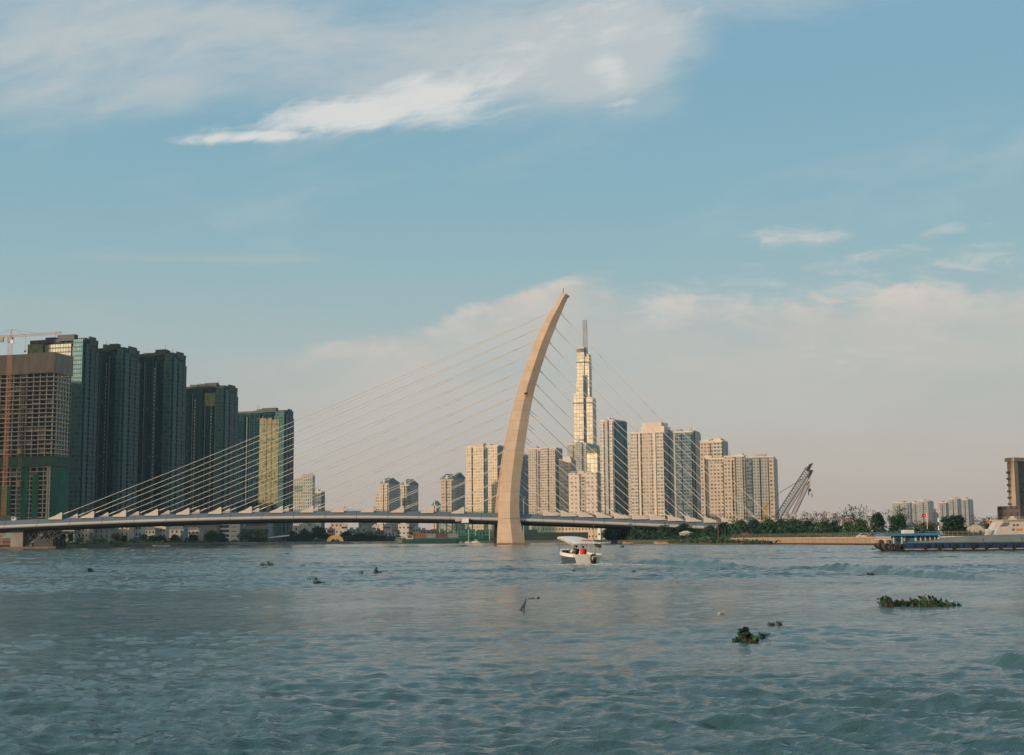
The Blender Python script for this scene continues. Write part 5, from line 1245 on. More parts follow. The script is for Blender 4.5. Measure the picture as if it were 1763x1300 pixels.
def blue_barge():
    a = WAT(1519, 949.5); D = a.y
    t = empty('cargo_barge', (a.x, D, 0), R(-3)); tag(t, 'long blue cargo barge with a grey hatch cover and bright blue awning', 'barge')
    s = D/F; u = lambda px: (px - 1519)*s; zz = lambda py: CAMZ + (923.2 - py)*s           # rough image scale at its distance
    blue = mat('blue_hull_paint', (.008,.026,.092), .45, var=.35, scale=.5, stretch=(1, 1, .2)); blk = mat('black_hull', (.012,.013,.015), .6, var=.3); cover = mat('grey_hatch_cover', (.125,.155,.155), .65, var=.18, scale=.3)
    Lx = 46.0; top = zz(935)
    m = MB(); rings = []
    for x, zb, zt_, hw in ((-.05*1, .75, 1.18, .9), (1.2, .0, 1.12, 2.2), (3.0, -.4, 1.05, 3.4), (5.0, -.5, 1.0, 3.9)):
        rings.append([Vector((x, 4-hw, zt_)), Vector((x, 4-hw*.9, zb)), Vector((x, 4+hw*.9, zb)), Vector((x, 4+hw, zt_))])
    m.loft(rings); m.build('bow', blk, t)
    x0 = 3.4; MB().box(x0, Lx, 0, 8, -.5, top).build('hull', blue, t)
    for i in range(44):
        x = x0 + 1.1 + i*.98
        MB().box(x-.07, x+.07, -.14, .02, .36, top-.06).build('hull_rib', mat('dark_blue_rib', (.006,.014,.05), .6, var=.3), t)
    MB().box(x0-.2, Lx, -.34, 0, .20, .36).build('rubbing_strake', mat('pale_strake', (.19,.19,.175), .7, var=.3), t)
    MB().box(x0-.3, Lx, -.30, -.01, -.4, .19).build('boot_stripe', blk, t)
    MB().box(x0-.1, Lx, -.10, .3, top+.004, top+.14).build('deck_rail', mat('teal_rail', (.05,.10,.13), .6), t)
    # hatch cover: sloped tarpaulin rising to the right
    ring = []
    for x, h in ((u(1566), .12), (u(1600), .42), (u(1640), .70), (u(1690), 1.02), (u(1730), 1.12), (u(1763), 1.16), (Lx-4, 1.16), (Lx-1.5, .9)):
        ring.append([Vector((x, .35, top+.03)), Vector((x, .40, top + h*.72)), Vector((x, 1.5, top+h)), Vector((x, 6.5, top+h)), Vector((x, 7.6, top+h*.72)), Vector((x, 7.65, top+.03))])
    MB().loft(ring).build('hatch_cover', cover, t)
    for px in (1690, 1755): MB().box(u(px), u(px)+.05, .33, .38, top+.05, top+.72).build('cover_lashing', steel_d, t)
    # deckhouse and awning
    aw = mat('bright_blue_awning', (.008,.125,.27), .6, var=.15, scale=.5); cabw = mat('cabin_white', (.50,.48,.44), .6, var=.1); cabb = mat('cabin_blue', (.02,.13,.20), .6, var=.15)
    z0, z1 = .95, zz(922.5)
    y0 = 2.2
    MB().box(u(1553), u(1622), y0, 6.6, z0, z1).build('deckhouse', cabb, t)
    for i, (pa, pb) in enumerate(((1562, 1566.5), (1581, 1584), (1590, 1592), (1598, 1600), (1606, 1608), (1614, 1616), (1619.5, 1623))): MB().box(u(pa), u(pb), y0-.06, y0+.3, z0+.5, z1-.03).build('wall_panel', cabw, t)
    for pa, pb in ((1567.5, 1571.5), (1584.6, 1589.5), (1592.6, 1597.5), (1600.6, 1605.5), (1608.6, 1613.5), (1616.4, 1619)): MB().box(u(pa), u(pb), y0-.05, y0+.2, z1-.62, z1-.16).build('window', win_d, t)
    MB().box(u(1549), u(1556.5), y0-.3, y0+1.2, 1.0, z1).build('door', mat('teal_door', (.02,.16,.24), .6), t)
    for px in (1543.5, 1557.5): MB().box(u(px)-.06, u(px)+.07, y0-.6, y0-.47, 1.0, z1).build('post', cabw, t)
    m = MB(); m.loft([[Vector((u(1525), y0-1.1, z1+.02)), Vector((u(1624), y0-1.1, z1+.10)), Vector((u(1624), 7.2, z1+.10)), Vector((u(1525), 7.2, z1+.02))], [Vector((u(1528), y0-.9, z1+.32)), Vector((u(1622), y0-.9, z1+.40)), Vector((u(1622), 7.0, z1+.45)), Vector((u(1528), 7.0, z1+.36))]]); m.build('awning', aw, t)
    MB().box(u(1567.5), u(1584), 3.4, 5.4, z1+.35, zz(912)).build('roof_box', cabw, t)
    MB().ico((u(1601), 4.4, z1+.62), .36, (1.2, 1, .8)).build('roof_bundle', mat('dark_bundle', (.02,.025,.04), .8), t, True)
    # tyres hung along the bow, anchor, windlass
    tm = mat('tyre_rubber', (.010,.010,.011), .8, var=.2)
    def tyre(x, y, z, r=.34, k=12):
        rings = []
        for i in range(k):
            q = 2*math.pi*i/k; c = Vector((x + r*math.cos(q), y, z + r*math.sin(q))); ra = Vector((math.cos(q), 0, math.sin(q)))
            rings.append([c + ra*.12, c + Vector((0, .12, 0)), c - ra*.12, c - Vector((0, .12, 0))])
        rings.append(rings[0]); return MB().loft(rings, True, False).build('tyre_fender', tm, t, True)
    for x, y, z in ((.55, 2.6, .80), (1.15, 1.75, .62), (1.75, 1.15, .55), (2.35, .72, .52), (2.95, .42, .52)): tyre(x, y, z, .38)
    for px in (1590, 1614, 1638, 1670, 1692, 1716, 1738): tyre(u(px), -.42, .58, .25)
    MB().tube((-.35, 3.3, .98), (-.1, 3.3, .35), .06).tube((-.75, 3.3, .26), (.15, 3.3, .40), .06).tube((-.75, 3.3, .26), (-.62, 3.3, .48), .05).build('anchor', blk, t)
    MB().box(.5, 1.1, 3.4, 4.6, 1.1, 1.45).tube((.8, 3.3, 1.55), (.8, 4.7, 1.55), .16).build('windlass', steel_d, t)
    m = MB(); m.bar((u(1517), 3.6, 1.15), (u(1517), 3.6, 1.75), .05); m.bar((u(1517), 3.6, 1.7), (u(1545), 1.5, 1.75), .04); m.bar((u(1530), 2.2, 1.1), (u(1530), 2.2, 1.72), .05); m.build('bow_rail', cabw, t)
    def W_(x, y, z): return t.location + Matrix.Rotation(R(-3), 3, 'Z') @ Vector((x, y, z))
    person(W_(u(1547.5), 1.6, 1.02), R(-80), 'person in dark clothes standing at the post under the barge awning', mat('dark_shirt', (.015,.013,.02), .8), mat('maroon_trousers', (.05,.015,.02), .8), 'stand', .62)
    o = MB().tube((u(1537.5), 2.4, 1.0), (u(1537.5), 2.4, 1.5), .30, .28, 12).ico((u(1537.5), 2.4, 1.5), .30, (1, 1, .5), 12).build('barrel', mat('dark_blue_drum', (.010,.035,.075), .5, var=.2)); o.location = t.location; o.rotation_euler = t.rotation_euler; tag(o, 'dark blue drum standing on the bow of the blue barge', 'barrel')
    MB().bar((u(1624), 2.2, z1+.1), (u(1634), 2.2, top+.6), .05).bar((u(1618), 2.2, z1+.4), (u(1628), 2.2, top+.7), .04).build('rigging_pole', cabw, t)
blue_barge()

def white_ship():
    D = 205.0; s = D/F; a = XZ(1700, D, 0); t = empty('white_ship', a, R(-4)); tag(t, 'white ship with a raked wheelhouse and a flag, rising behind the blue barge', 'ship')
    u = lambda px: (px - 1700)*s; zz = lambda py: CAMZ + (922.5 - py)*s
    wm = mat('ship_white', (.40,.375,.34), .5, var=.10)
    MB().loft([[Vector((x, y, z)) for x, y, z in ((-2.0, 2.4, .2), (-3.0, 2.4, 1.6), (18, .2, 1.7), (18, .2, .1), (18, 6, .1), (18, 6, 1.7), (-3, 3.6, 1.6), (-2, 3.6, .2))][:4], [Vector((x, y, z)) for x, y, z in ((-2.0, 3.6, .2), (-3.0, 3.6, 1.6), (18, 6, 1.7), (18, 6, .1))]]).build('hull', wm, t)
    z0 = 1.5; f = [(u(1712), z0), (u(1731), zz(897)), (u(1790), zz(897)), (u(1790), z0)]
    MB().loft([[Vector((x, 1, z)) for x, z in f], [Vector((x, 6.6, z)) for x, z in f]]).build('wheelhouse', wm, t)
    MB().box(u(1729), u(1792), .6, 7, zz(897)+.01, zz(896)+.06).build('roof', wm, t)
    def pane(name, q, m): MB().loft([[Vector((x, .93, z)) for x, z in q], [Vector((x, 1.1, z)) for x, z in q]]).build(name, m, t)
    pane('window', [(u(1725.5), zz(906.8)), (u(1733), zz(900)), (u(1736), zz(900)), (u(1733), zz(906.8))], mat('ship_glass', (.10,.12,.13), .15))
    pane('window', [(u(1734), zz(906.8)), (u(1737), zz(900)), (u(1742), zz(900)), (u(1740), zz(905.5))], mat('ship_glass', (.10,.12,.13), .15))
    for px in (1749.5, 1755.2): MB().tube((u(px), .9, zz(904.5)), (u(px), 1.1, zz(904.5)), .14, k=10).box(u(px)-.14, u(px)+.14, .92, 1.1, zz(905.8), zz(904.2)).build('porthole', win_d, t)
    MB().box(u(1746), u(1749.5), .92, 1.1, zz(914), zz(910.5)).build('hatch', mat('dark_orange_hatch', (.25,.10,.04), .6), t); MB().box(u(1753.5), u(1762), .92, 1.1, zz(914.2), zz(910.2)).build('hatch', mat('orange_hatch', (.42,.20,.04), .6), t)
    m = MB()
    for i in range(12): m.bar((u(1731)+i*.42, .7, zz(896)), (u(1731)+i*.42, .7, zz(891)), .022)
    for y in (893.3, 891): m.bar((u(1731), .7, zz(y)), (u(1731)+5, .7, zz(y)), .03)
    m.build('roof_railing', wm, t)
    MB().ico((u(1755), 3, zz(892)), .45, (1, 1, .7)).box(u(1749), u(1760), 2.6, 3.4, zz(895.5), zz(893)).build('radar', wm, t, False)
    m = MB()
    for px in (1697, 1703, 1709, 1713): m.bar((u(px), 1.2, 1.6), (u(px), 1.2, zz(915.5)), .03)
    for y in (915.5, 918.5): m.bar((u(1697), 1.2, zz(y)), (u(1713), 1.2, zz(y)), .03)
    m.build('bow_railing', wm, t)
    MB().box(u(1707), u(1711.5), 1.6, 3, 1.6, zz(911)).build('vent_box', wm, t)
    MB().tube((u(1712), 1.8, 1.6), (u(1712), 1.8, zz(895.5)), .03).build('flagstaff', wm, t)
    flag(t, Vector((u(1712), 1.8, zz(896.2))), -5.6*s, 5.6*s, part=True)
red_f = mat('red_flag_cloth', (.55,.022,.015), .7, var=.1); yel = mat('yellow_star', (.70,.50,.03), .7)
def flag(parent, top, w, h, part=False):
    def sh(f, g): return top + Vector((w*f, .10*math.sin(f*5)*abs(w), -h*g - .12*h*f))
    m = MB()
    for i in range(8):
        a, b = i/8, (i+1)/8; m.loft([[sh(a, 0), sh(a, 1), sh(a, 1) + Vector((0, .02, 0)), sh(a, 0) + Vector((0, .02, 0))], [sh(b, 0), sh(b, 1), sh(b, 1) + Vector((0, .02, 0)), sh(b, 0) + Vector((0, .02, 0))]], True, i in (0, 7))
    fl = m.build('flag', red_f, parent, False, True)
    c = sh(.5, .5) + Vector((0, -.02, 0)); pts = []
    for i in range(10):
        q = math.pi/2 + i*math.pi/5; rr = h*(.30 if i % 2 == 0 else .12); pts.append(c + Vector((rr*math.cos(q), 0, rr*math.sin(q))))
    MB().loft([pts, [p + Vector((0, -.02, 0)) for p in pts]]).build('star', yel, fl)
white_ship()

def green_barge():
    a = WAT(681, 935.6); D = 905.0; a = XZ(681, D, 0); s = D/F
    t = empty('container_barge', a, R(1)); tag(t, 'dark green container barge moored left of the pylon base', 'barge')
    u = lambda px: (px - 681)*s; zz = lambda py: CAMZ + (930.3 - py)*s
    gm = mat('dark_green_hull', (.008,.052,.032), .55, var=.25, scale=.2); L = u(790)
    sec = []
    for x, zb, zt_, hw in ((u(679), 2.2, zz(927), .8), (u(684), .2, zz(927.3), 3), (u(692), -.6, zz(927.8), 5), (L-2, -.6, zz(928), 5), (L, .4, zz(928), 4.2)):
        sec.append([Vector((x, 5-hw, zt_)), Vector((x, 5-hw*.92, zb)), Vector((x, 5+hw*.92, zb)), Vector((x, 5+hw, zt_))])
    MB().loft(sec).build('hull', gm, t)
    MB().box(u(682.5), u(697), -.05+.2, .6, -.3, .45).build('red_waterline', mat('red_antifoul', (.12,.02,.02), .6), t)
    MB().box(u(712), u(789), .4, 9.6, zz(928)-.1, zz(926)).build('coaming', mat('teal_coaming', (.035,.085,.10), .6, var=.3), t)
    MB().box(u(700), u(711), 1, 8, zz(928)-.1, zz(922)).build('deckhouse', mat('cream_deckhouse', (.42,.34,.26), .7), t); MB().box(u(699), u(712), .5, 8.5, zz(922), zz(921.2)).build('roof', mat('orange_roof', (.40,.13,.04), .7), t)
    MB().box(u(702), u(709), .9, 1.2, zz(925.5), zz(923)).build('window', win_d, t)
    m = MB()
    for px in range(683, 712, 4): m.bar((u(px), 1.2, zz(928)), (u(px), 1.2, zz(924.8)), .12)
    m.bar((u(683), 1.2, zz(925)), (u(711), 1.2, zz(925)), .12); m.build('railing', white_p, t)
    for lab, xa, xb, yt, c, nm in (('orange red container stack on the left of the green barge', 713, 732.5, 917.6, (.20,.055,.03), 'rust_container'), ('grey green container stack second on the green barge', 733, 749.5, 918.6, (.16,.19,.18), 'grey_green_container'), ('dark red container stack third on the green barge', 750, 769, 917.8, (.10,.022,.022), 'dark_red_container'), ('grey container stack at the right end of the green barge', 769.6, 787.5, 918.6, (.17,.165,.165), 'grey_container')):
        w = (xb-xa)*s; z0 = zz(926)+.02; z1 = zz(yt); c0 = empty('container', (a.x + u(xa), D + .8, z0), R(1)); tag(c0, lab, 'container', 'containers on the green barge'); cm = mat(nm, c, .6, var=.15)
        half = (z1-z0)/2
        for k in range(2):
            m = MB(); n_ = int(w/.6); zl = k*half + .02; pts = []
            for i in range(n_+1): pts += [(w*i/n_, (.0 if i % 2 else .12))]
            fp = pts + [(w, 2.6), (0, 2.6)]; m.prism(fp, zl, zl+half-.08, True, True); m.build('container_box', cm, c0)
            MB().box(-.05, .15, -.06, 2.6, zl, zl+half-.08).build('corner_post', cm, c0); MB().box(w-.15, w+.05, -.06, 2.6, zl, zl+half-.08).build('corner_post', cm, c0)
green_barge()

def small_boats():
    wm = mat('boat_offwhite', (.42,.41,.385), .5, var=.1)
    for i, (px, L, lab) in enumerate(((795, 4.2, 'small white motorboat moored just right of the green barge'), (811, 4.5, 'small white motorboat second from the green barge, left of the white cruiser'), (826.5, 6.5, 'white cabin cruiser moored left of the pylon base'))):
        D = 960 + 6*i; p = XZ(px, D, 0); t = empty('motorboat', p, R(90 - 8*i)); tag(t, lab, 'boat', 'white boats moored on the far shore')
        hr = hull_rings(L, L*.36, L*.13, L*.19); m = MB().loft(hr, False, True); m.build('hull', wm, t, False, True)
        MB().box(-L*.13, L*.13, L*.30, L*.62, L*.10, L*.34).build('cabin', wm, t); MB().box(-L*.136, L*.136, L*.32, L*.60, L*.22, L*.29).build('window', win_d, t); MB().box(-L*.15, L*.15, L*.28, L*.64, L*.34, L*.36).build('roof', wm, t)
    for lab, px0, px1, d, c in (('flat brown boat lying at the shore under the bridge, right of the green buoy', 1072, 1092, 560, (.25,.18,.12)), ('long flat pale boat at the shore left of the river wall', 1126, 1153, 500, (.34,.24,.15)), ('dark barge hull under the rusty tree', 1078, 1120, 566, (.02,.02,.025)), ('white low boat on the far left shore', 262, 292, 735, (.55,.55,.5)), ('low white pontoon boat right of the white canopy', 487, 520, 955, (.5,.47,.42)), ('dark low boat beside the pylon base', 952, 960, 900, (.10,.07,.06))):
        p = XZ(px0, d, 0); q = XZ(px1, d, 0); L = q.x-p.x; t = empty('flat_boat', (p.x + L, d, 0), R(90)); tag(t, lab, 'boat')
        b = max(1.6, L*.18); hh = 1.0 if c[0] < .1 else .75
        MB().loft(hull_rings(L, b, hh, hh*1.25, .2), False, True).build('hull', mat('hull_paint_%d' % px0, c, .7, var=.25), t, False, True)
        MB().box(-b*.35, b*.35, L*.15, L*.45, hh*.3, hh*1.3).build('cargo', mat('brown_cargo', (.12,.075,.05), .9, var=.3), t); MB().box(-b*.5, b*.5, L*.5, L*.75, hh*.85, hh*.95).build('thwart', bark, t)
    p = WAT(1070, 937.5); p = XZ(1070.5, 330, 0); t = empty('buoy', p); tag(t, 'small dark green buoy with a topmark floating right of the tour boat', 'buoy')
    gm = mat('buoy_green', (.01,.07,.04), .6); MB().tube((0, 0, -.3), (0, 0, .42), .62, .55, 12).build('float', gm, t); MB().tube((0, 0, .4), (0, 0, 1.15), .10).build('mast', gm, t); MB().box(-.2, .2, -.2, .2, 1.1, 1.5).build('topmark', gm, t)
small_boats()

# ================================================================== CRANES, MASTS, SIGNS AND STREET THINGS ON THE RIGHT BANK
def lattice_crane():
    D = 640; bx_ = XZ(1345, D, LAND_Z); t = empty('lattice_crane', bx_); tag(t, 'old crawler crane with two steep lattice booms, one grey and one red and white', 'crane')
    L = lambda px, py, d=D: P(px, py, d) - bx_
    gd = mat('boom_grey', (.040,.042,.042), .6, var=.25); rw = mat('boom_red_white', (.26,.12,.10), .6, var=.2); w_ = mat('boom_pale', (.15,.145,.135), .6)
    m = MB(); lattice(m, L(1340, 889), L(1393, 806), 2.4, 2.6, 20, .22); m.build('boom', gd, t)
    m = MB(); lattice(m, L(1366, 885, D+3), L(1391, 833, D+3), 1.7, 1.8, 16, .15); m.build('jib', rw, t)
    m = MB(); lattice(m, L(1350, 888, D-3), L(1395, 815, D-3), 1.5, 1.4, 22, .17); m.build('second_boom', w_, t)
    for q, (px, py) in enumerate(((1393.5, 803), (1394, 815))): v = L(px, py); MB().bar(v + Vector((-1.0, 0, -2.2)), v + Vector((.6, 0, .8)), 1.4).bar(v + Vector((.2, 0, .7)), v + Vector((1.7, 0, 1.3)), .7).build('boom_head', steel_d, t)
    v = L(1391, 832); MB().bar(v + Vector((-.5, 0, -.8)), v + Vector((.7, 0, .9)), .9).build('jib_head', mat('ochre_head', (.42,.24,.08), .6), t)
    a = L(1393, 806); m = MB()
    for px, py in ((1374, 828), (1318, 870)): pass
    m.tube(a + Vector((-3, 0, -5)), L(1343, 848), .14, k=5); m.tube(L(1343, 848), L(1318, 872), .12, k=5); m.tube(L(1318, 872), L(1302, 889), .12, k=5); m.build('luffing_rope', steel_d, t)
    k = L(1394, 842); m = MB(); m.tube(L(1395, 817), k, .07, k=4); m.build('hoist_rope', steel_d, t)
    MB().ico(k + Vector((0, 0, -.5)), .75, (1, 1, 1.2)).tube(k + Vector((-.6, 0, -1)), k + Vector((-.6, 0, -3)), .25).tube(k + Vector((1.0, 0, -2)), k + Vector((1.0, 0, -4)), .2).build('hook_block', steel_d, t)
    m = MB(); lattice(m, L(1317, 893), L(1317, 868), 1.6, 1.6, 7, .24); m.build('gantry_mast', mat('yellow_mast', (.42,.27,.06), .6), t)
    b0 = L(1352, 905); MB().box(b0.x-5, b0.x+5, -3, 3, .9, 4.6).build('machine_house', mat('orange_house', (.36,.17,.07), .7, var=.2), t)
    for y in (-3, 2): MB().box(b0.x-4.5, b0.x+4.5, y, y+1.1, 0, 1.2).build('crawler_track', steel_d, t)
lattice_crane()
def poles():
    rm = mat('red_mast_paint', (.30,.035,.03), .6); wm = white_p
    for lab, px, y0, y1, D in (('thin red mast standing before the bridge deck above the tour boat', 1022.5, 882, 932, 570), ('thin red mast before the bridge deck near its right end', 1236.5, 894, 915, 455), ('short dark red mast before the cream hall', 968, 904, 917, 600)):
        b = XZ(px, D, LAND_Z); h = P(px, y0, D).z - LAND_Z; t = empty('mast', b); tag(t, lab, 'mast', 'red masts near the bridge'); MB().tube((0, 0, 0), (0, 0, h), .12, .08).build('pole', rm, t); MB().box(-.5, .5, -.12, .12, h*.86, h*.9).build('crossbar', rm, t)
    # round navigation sign
    D = 322; b = XZ(1617, D, LAND_Z); t = empty('navigation_sign', b); tag(t, 'round white navigation sign with a red ring on a striped pole', 'sign')
    L = lambda px, py: P(px, py, D).z - LAND_Z
    n_ = 6; z1 = L(0, 898)
    for i in range(n_): MB().tube((0, 0, z1*i/n_), (0, 0, z1*(i+1)/n_), .13, k=8).build('pole_stripe', wm if i % 2 == 0 else mat('dark_stripe', (.02,.02,.02), .6), t)
    c = L(0, 893); r_ = .52
    MB().tube((0, -.10, c), (0, -.04, c), r_, k=20).build('sign_disc', wm, t); m = MB(); rings = []
    for i in range(21):
        q = 2*math.pi*i/20; ra = Vector((math.cos(q), 0, math.sin(q))); rings.append([Vector((0, -.13, c)) + ra*r_, Vector((0, -.13, c)) + ra*(r_-.10), Vector((0, -.08, c)) + ra*(r_-.10), Vector((0, -.08, c)) + ra*r_])
    m.loft(rings, True, False).build('sign_ring', mat('sign_red', (.42,.09,.07), .6), t)
    MB().box(-.09, .09, -.135, -.10, c-.26, c+.26).build('sign_mark', mat('dark_stripe', (.02,.02,.02), .6), t)
    D = 360; b = XZ(1597.5, D, LAND_Z); t = empty('flagpole', b); tag(t, 'pole with a red flag carrying a yellow star above the barge awning', 'flag'); h = P(1597.5, 884, D).z - LAND_Z
    MB().tube((0, 0, 0), (0, 0, h), .06).build('pole', white_p, t); flag(t, Vector((0, 0, h-.1)), -1.4, .85)
    # awnings, hoardings, flowers and cars on the promenade
    for lab, px0, px1, yt, D, c in (('red awning left of the round tree on the promenade', 1278, 1299, 918, 440, (.32,.035,.03)), ('red awning right of the round tree on the promenade', 1309, 1328, 919, 432, (.34,.04,.035)), ('pale parasol roof under the crane trees', 1351, 1360, 921, 425, (.40,.32,.26))):
        a, b = XZ(px0, D, LAND_Z), XZ(px1, D, LAND_Z); w = b.x-a.x; h = P(px0, yt, D).z - LAND_Z; t = empty('awning', a); tag(t, lab, 'awning'); am = mat('awning_%d' % px0, c, .7, var=.1)
        MB().loft([[Vector((0, 0, h-.5)), Vector((w, 0, h-.5)), Vector((w, 2.5, h)), Vector((0, 2.5, h))], [Vector((0, 0, h-.4)), Vector((w, 0, h-.4)), Vector((w, 2.5, h+.12)), Vector((0, 2.5, h+.12))]]).build('canvas', am, t)
        for x in (.1, w/2, w-.1): MB().tube((x, .1, 0), (x, .1, h-.45), .05).build('post', grey_w, t)
    for lab, px0, px1, yt, D, c in (('bright blue hoarding panel on the promenade', 1441, 1457, 919, 395, (.015,.07,.17)), ('darker blue hoarding panel right of the bright one', 1458, 1473, 920, 394, (.012,.035,.09))):
        a, b = XZ(px0, D, LAND_Z), XZ(px1, D, LAND_Z); w = b.x-a.x; h = P(px0, yt, D).z - LAND_Z; t = empty('hoarding', a); tag(t, lab, 'hoarding'); MB().box(0, w, 0, .1, .2, h).build('panel', mat('hoarding_%d' % px0, c, .6, var=.2), t)
        for x in (.1, w-.1): MB().box(x-.06, x+.06, .1, .22, 0, h+.1).build('post', steel_d, t)
    r = random.Random(2); b = XZ(1433, 392, LAND_Z); fm = mat('orange_blossom', (.45,.20,.03), .7, var=.3); t = empty('flower_bush', b); tag(t, 'orange and yellow flowering bush left of the blue hoarding', 'bush'); mb = MB(); lf = MB()
    for _ in range(160): leaf(mb if r.random() < .6 else lf, Vector((r.gauss(0, .75), r.gauss(0, .5), abs(r.gauss(.7, .5)))), r.uniform(.1, .22), r)
    mb.build('blossom', fm, t); lf.build('foliage', L_mid, t)
    def car(label, px, D, c, L=4.3, group='cars parked on the right promenade'):
        b = XZ(px, D, LAND_Z); t = empty('parked_car', b, R(-5)); tag(t, label, 'car', group)
        pr = [(-.5, .35), (-.5, .78), (-.36, .92), (-.20, 1.42), (.18, 1.44), (.32, .98), (.49, .82), (.5, .35)]
        MB().loft([[Vector((x*L, y, z)) for x, z in pr] for y in (-.85, .85)]).build('body', mat('car_paint_%d' % px, c, .3, var=.05), t)
        MB().loft([[Vector((x*L, y, z)) for x, z in ((-.31, .95), (-.19, 1.36), (.16, 1.37), (.27, .98))] for y in (-.87, .87)]).build('window', win_d, t)
        for x in (-.31, .31):
            for y in (-.82, .82): MB().tube((x*L, y-.09, .33), (x*L, y+.09, .33), .33, k=12).build('wheel', mat('tyre_rubber', (.01, .01, .011), .8), t)
    car('dark blue car parked behind the wall left of the barge awning', 1506, 356, (.02,.04,.07)); car('white car parked between the blue hoarding and the dark blue car', 1488, 362, (.5,.5,.48)); car('red car parked behind the wall under the barge awning end', 1522, 352, (.25,.04,.035))
    # things on the left end of the bridge deck
    def deck_thing(px, y): x = BR_LX(px, 892, y)[0]; return BR_WL(x, y, BR_ZT(x)-.68)
    b = deck_thing(13, -6); t = empty('truck', b, R(4)); tag(t, 'white and dark truck on the bridge deck at the left edge', 'truck')
    MB().box(-3.6, 1.8, -1.2, 1.2, .9, 3.1).build('cargo_box', mat('truck_dark', (.03,.03,.035), .6), t); MB().loft([[Vector((x, y, z)) for x, z in ((1.9, .5), (1.9, 2.5), (3.0, 2.5), (3.7, 1.6), (3.8, .5))] for y in (-1.1, 1.1)]).build('cab', white_p, t); MB().box(2.2, 3.05, -1.13, 1.13, 1.6, 2.25).build('window', win_d, t)
    for x in (-2.4, 2.6):
        for y in (-1.0, 1.0): MB().tube((x, y-.14, .48), (x, y+.14, .48), .48, k=12).build('wheel', mat('tyre_rubber', (.01, .01, .011), .8), t)
    for i, px in enumerate((50, 56, 62, 68)):
        b = deck_thing(px, -10.6); t = empty('barrier', b, R(4)); tag(t, 'red water barrier on the left end of the deck, ' + ('nearest the truck', 'second from the truck', 'third from the truck', 'nearest the first anchor fin')[i], 'barrier', 'red barriers on the bridge deck')
        MB().loft([[Vector((x, y*1.0, z)) for x, y in ((-.7, -.3*k), (.7, -.3*k), (.7, .3*k), (-.7, .3*k))] for z, k in ((0, 1), (.4, .9), (1.0, .5))]).build('barrier_body', red_p, t); MB().box(-.5, .5, -.26, -.20, .5, .7).build('reflector', white_p, t)
poles()

# ================================================================== FLOATING PLANTS AND DRIFTWOOD
pl_m = leaf_mat('hyacinth_leaf', (.013,.040,.017)); pl_d = leaf_mat('hyacinth_dark_leaf', (.008,.022,.012)); pl_b = leaf_mat('dead_leaf', (.060,.042,.016)); pl_s = mat('hyacinth_stalk', (.045,.06,.025), .7, var=.3)
def hyacinth(label, px, py, wpx, hpx, seed, lumps=None, n=None, m=pl_m, dep=.5, group='water hyacinth clumps drifting on the river'):
    r = random.Random(seed); c = WAT(px, py); s = c.y/F; w = wpx*s; h = hpx*s*.95
    z = float(wave_h(np.array([c.x]), np.array([c.y]), .1)[0]); t = empty('water_hyacinth', (c.x, c.y, z)); tag(t, label, 'water plant', group)
    lf = MB(); dl = MB(); st = MB() if wpx > 19 else lf; base = MB(); lumps = lumps or [(.5, 1.0, .5)]
    n = int((n or int(26 + 60*w))*1.25); ls = min(.075, h*.22)
    for i in range(n):
        f, hh, sd = r.choice(lumps); x = (min(1, max(0, r.gauss(f, sd*.35))) - .5)*w; y = r.gauss(0, 1)*min(dep*.6, w*.22); k = (hh*h)*r.uniform(.08, 1.0)**1.25
        top = Vector((x + r.gauss(0, .05), y, max(.03, k - ls*.4))); st.tube((x*.97, y, -.06), top, .011, .008, 4)
        # round cupped blade
        nn = Vector((r.gauss(0, .9), r.gauss(-.5, .7), r.gauss(.6, .5))).normalized(); e = nn.orthogonal().normalized(); g = nn.cross(e); q = ls*r.uniform(.6, 1.15)
        pts = [top + e*q*math.cos(a)*.8 + g*q*math.sin(a) - nn*q*.22*(abs(math.cos(a))) for a in [2*math.pi*j/8 for j in range(8)]]
        tgt = dl if r.random() < .16 else lf
        for j in range(8): tgt.face([top + nn*q*.12, pts[j], pts[(j+1) % 8]])
    for i in range(int(n*.3)):
        f, hh, sd = r.choice(lumps); x = (min(1, max(0, r.gauss(f, sd*.4))) - .5)*w; base.ico((x, r.gauss(0, 1)*min(dep*.6, w*.2), .0), ls*r.uniform(.4, .8), (1.5, 1.1, .35), 6)
    lf.build('leaves', m, t, True)
    if dl.v: dl.build('dead_leaves', pl_b, t, True)
    if st is not lf: st.build('stalks', pl_s, t)
    base.build('root_mat', pl_d, t)
    return t
hyacinth('largest hyacinth raft, long and ragged with a tall tuft at its left end', 1580, 1042, 126, 19, 1, [(.09, .95, .10), (.30, .55, .16), (.45, .45, .3), (.62, 1.0, .24), (.74, .6, .3), (.93, .25, .15)], 260)
hyacinth('hyacinth clump with one upright leaf shoot riding a wave right of centre', 1287, 1102, 28, 26, 2, [(.2, .45, .3), (.35, 1.0, .12), (.7, .55, .4)], 60)
hyacinth('small pale hyacinth lump on a wave crest beside the upright shoot', 1314, 1097, 10, 12, 3, None, 16)
hyacinth('small dark hyacinth patch between the upright clump and the large raft', 1337, 1077, 19, 8, 4, [(.15, .8, .2), (.75, 1.0, .3)], 26, pl_d)
hyacinth('wide dark hyacinth clump on the left water below the villas', 155, 985, 27, 8, 5, None, 60, pl_d)
hyacinth('bushy hyacinth clump left of centre, farther out than its neighbours', 460, 973.5, 22, 8, 6, [(.2, .8, .3), (.6, 1, .3), (.9, .7, .2)], 60)
hyacinth('hyacinth clump with a raised middle leaf left of centre', 545, 1003.5, 20, 11, 7, [(.5, 1, .25), (.7, .4, .5)], 40)
hyacinth('tiny hyacinth tuft just left of the clump with the raised leaf', 532.5, 999, 7, 6, 8, None, 12, pl_d)
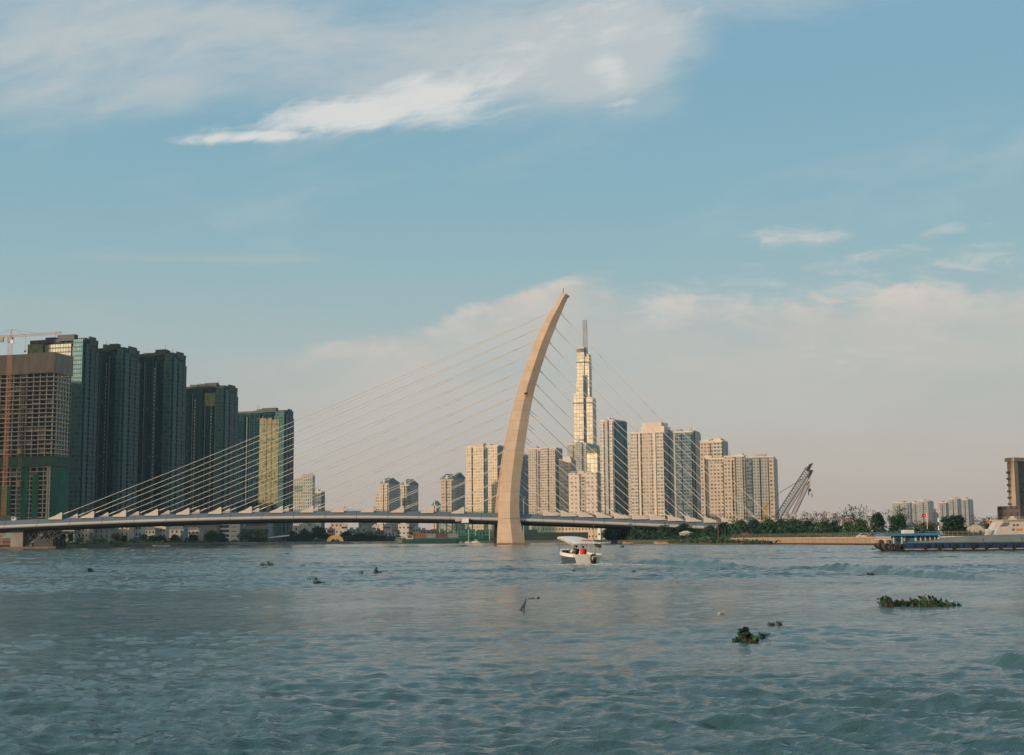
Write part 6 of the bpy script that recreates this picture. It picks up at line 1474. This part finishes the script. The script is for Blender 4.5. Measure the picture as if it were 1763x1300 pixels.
hyacinth('tiny hyacinth tuft left of the pointed clump', 622, 987, 9, 6, 9, None, 14)
hyacinth('pointed hyacinth clump leftward of the broken branch', 650, 986, 13, 10, 10, [(.3, 1, .3), (.7, .5, .4)], 36)
hyacinth('small leafy hyacinth line beside the broken branch', 922, 1030.5, 14, 5, 11, [(.1, .8, .1), (.5, .6, .2), (.9, 1, .15)], 22, pl_d)
hyacinth('small hyacinth patch on the far wake crest right of the boat', 1499, 989.5, 17, 6, 12, None, 40, pl_d)
hyacinth('tiny hyacinth sprig in the wake behind the tour boat', 988, 983, 7, 5, 13, None, 12)
hyacinth('tiny hyacinth sprig right of the wake behind the tour boat', 1092, 983.5, 9, 4, 14, None, 14)
hyacinth('low dark hyacinth raft left of the pylon base, far out', 800, 941, 30, 4, 15, None, 150, pl_d, 1.0)
hyacinth('low dark hyacinth streak on the far left water', 307, 953.5, 10, 3.5, 16, None, 50, pl_d)
hyacinth('flat dark hyacinth patch on the far water left of the tour boat', 876, 975.5, 14, 3, 17, None, 40, pl_d)
hyacinth('flat dark hyacinth patch on the far water below the slanted roof office', 494, 954.5, 11, 3, 18, None, 40, pl_d)
hyacinth('tiny floating sprig between the bushy clump and the raised leaf clump', 521, 974.5, 11, 3.5, 19, None, 20, pl_d)
def drift():
    c = WAT(896, 1049); s = c.y/F; t = empty('driftwood', (c.x, c.y, 0)); tag(t, 'dark broken branch sticking up out of the water left of centre', 'branch'); wm = mat('wet_wood', (.010,.009,.008), .5, var=.3)
    MB().tube((-.06, 0, -.12), (.12, .02, .16), .038, .030).tube((.12, .02, .16), (.185, .0, .315), .032, .010).build('branch', wm, t)
    MB().tube((.10, 0, .14), (.115, -.05, -.06), .018).tube((.02, 0, .03), (.07, -.06, -.06), .016).tube((.13, .0, .19), (.125, -.08, .02), .013).build('twig', wm, t)
    c = WAT(1241.5, 1055); z = float(wave_h(np.array([c.x]), np.array([c.y]), .1)[0]); t = empty('foam_block', (c.x, c.y, z), R(20)); tag(t, 'small pale beige foam block floating right of centre', 'litter'); MB().loft([[Vector((x, y, -.03)) for x, y in ((-.09, -.05), (.08, -.06), (.1, .05), (-.08, .06))], [Vector((x, y, .045)) for x, y in ((-.085, -.05), (.085, -.055), (.095, .04), (-.07, .05))], [Vector((x, y, .06)) for x, y in ((-.05, -.03), (.07, -.03), (.07, .03), (-.05, .03))]]).build('block', mat('beige_foam', (.36,.30,.24), .8, var=.2), t)
    MB().box(-.03, .03, -.062, -.05, -.02, .03).build('broken_corner', mat('dirty_foam', (.2,.16,.12), .9), t)
drift()

# ================================================================== AIR
def haze():
    o = MB().box(-3600, 3600, -60, 5300, -1.6, 520).build('haze', None)
    m = bpy.data.materials.new('haze_air'); m.use_nodes = True; nt = m.node_tree; nt.nodes.clear()
    out = nt.nodes.new('ShaderNodeOutputMaterial'); v = nt.nodes.new('ShaderNodeVolumePrincipled')
    v.inputs['Color'].default_value = (.42,.72,.90,1); v.inputs['Density'].default_value = .000048; v.inputs['Anisotropy'].default_value = .0
    nt.links.new(v.outputs[0], out.inputs['Volume']); o.data.materials.append(m)
    tag(o, 'thin warm evening haze over the river', 'haze', kind='stuff')
haze()
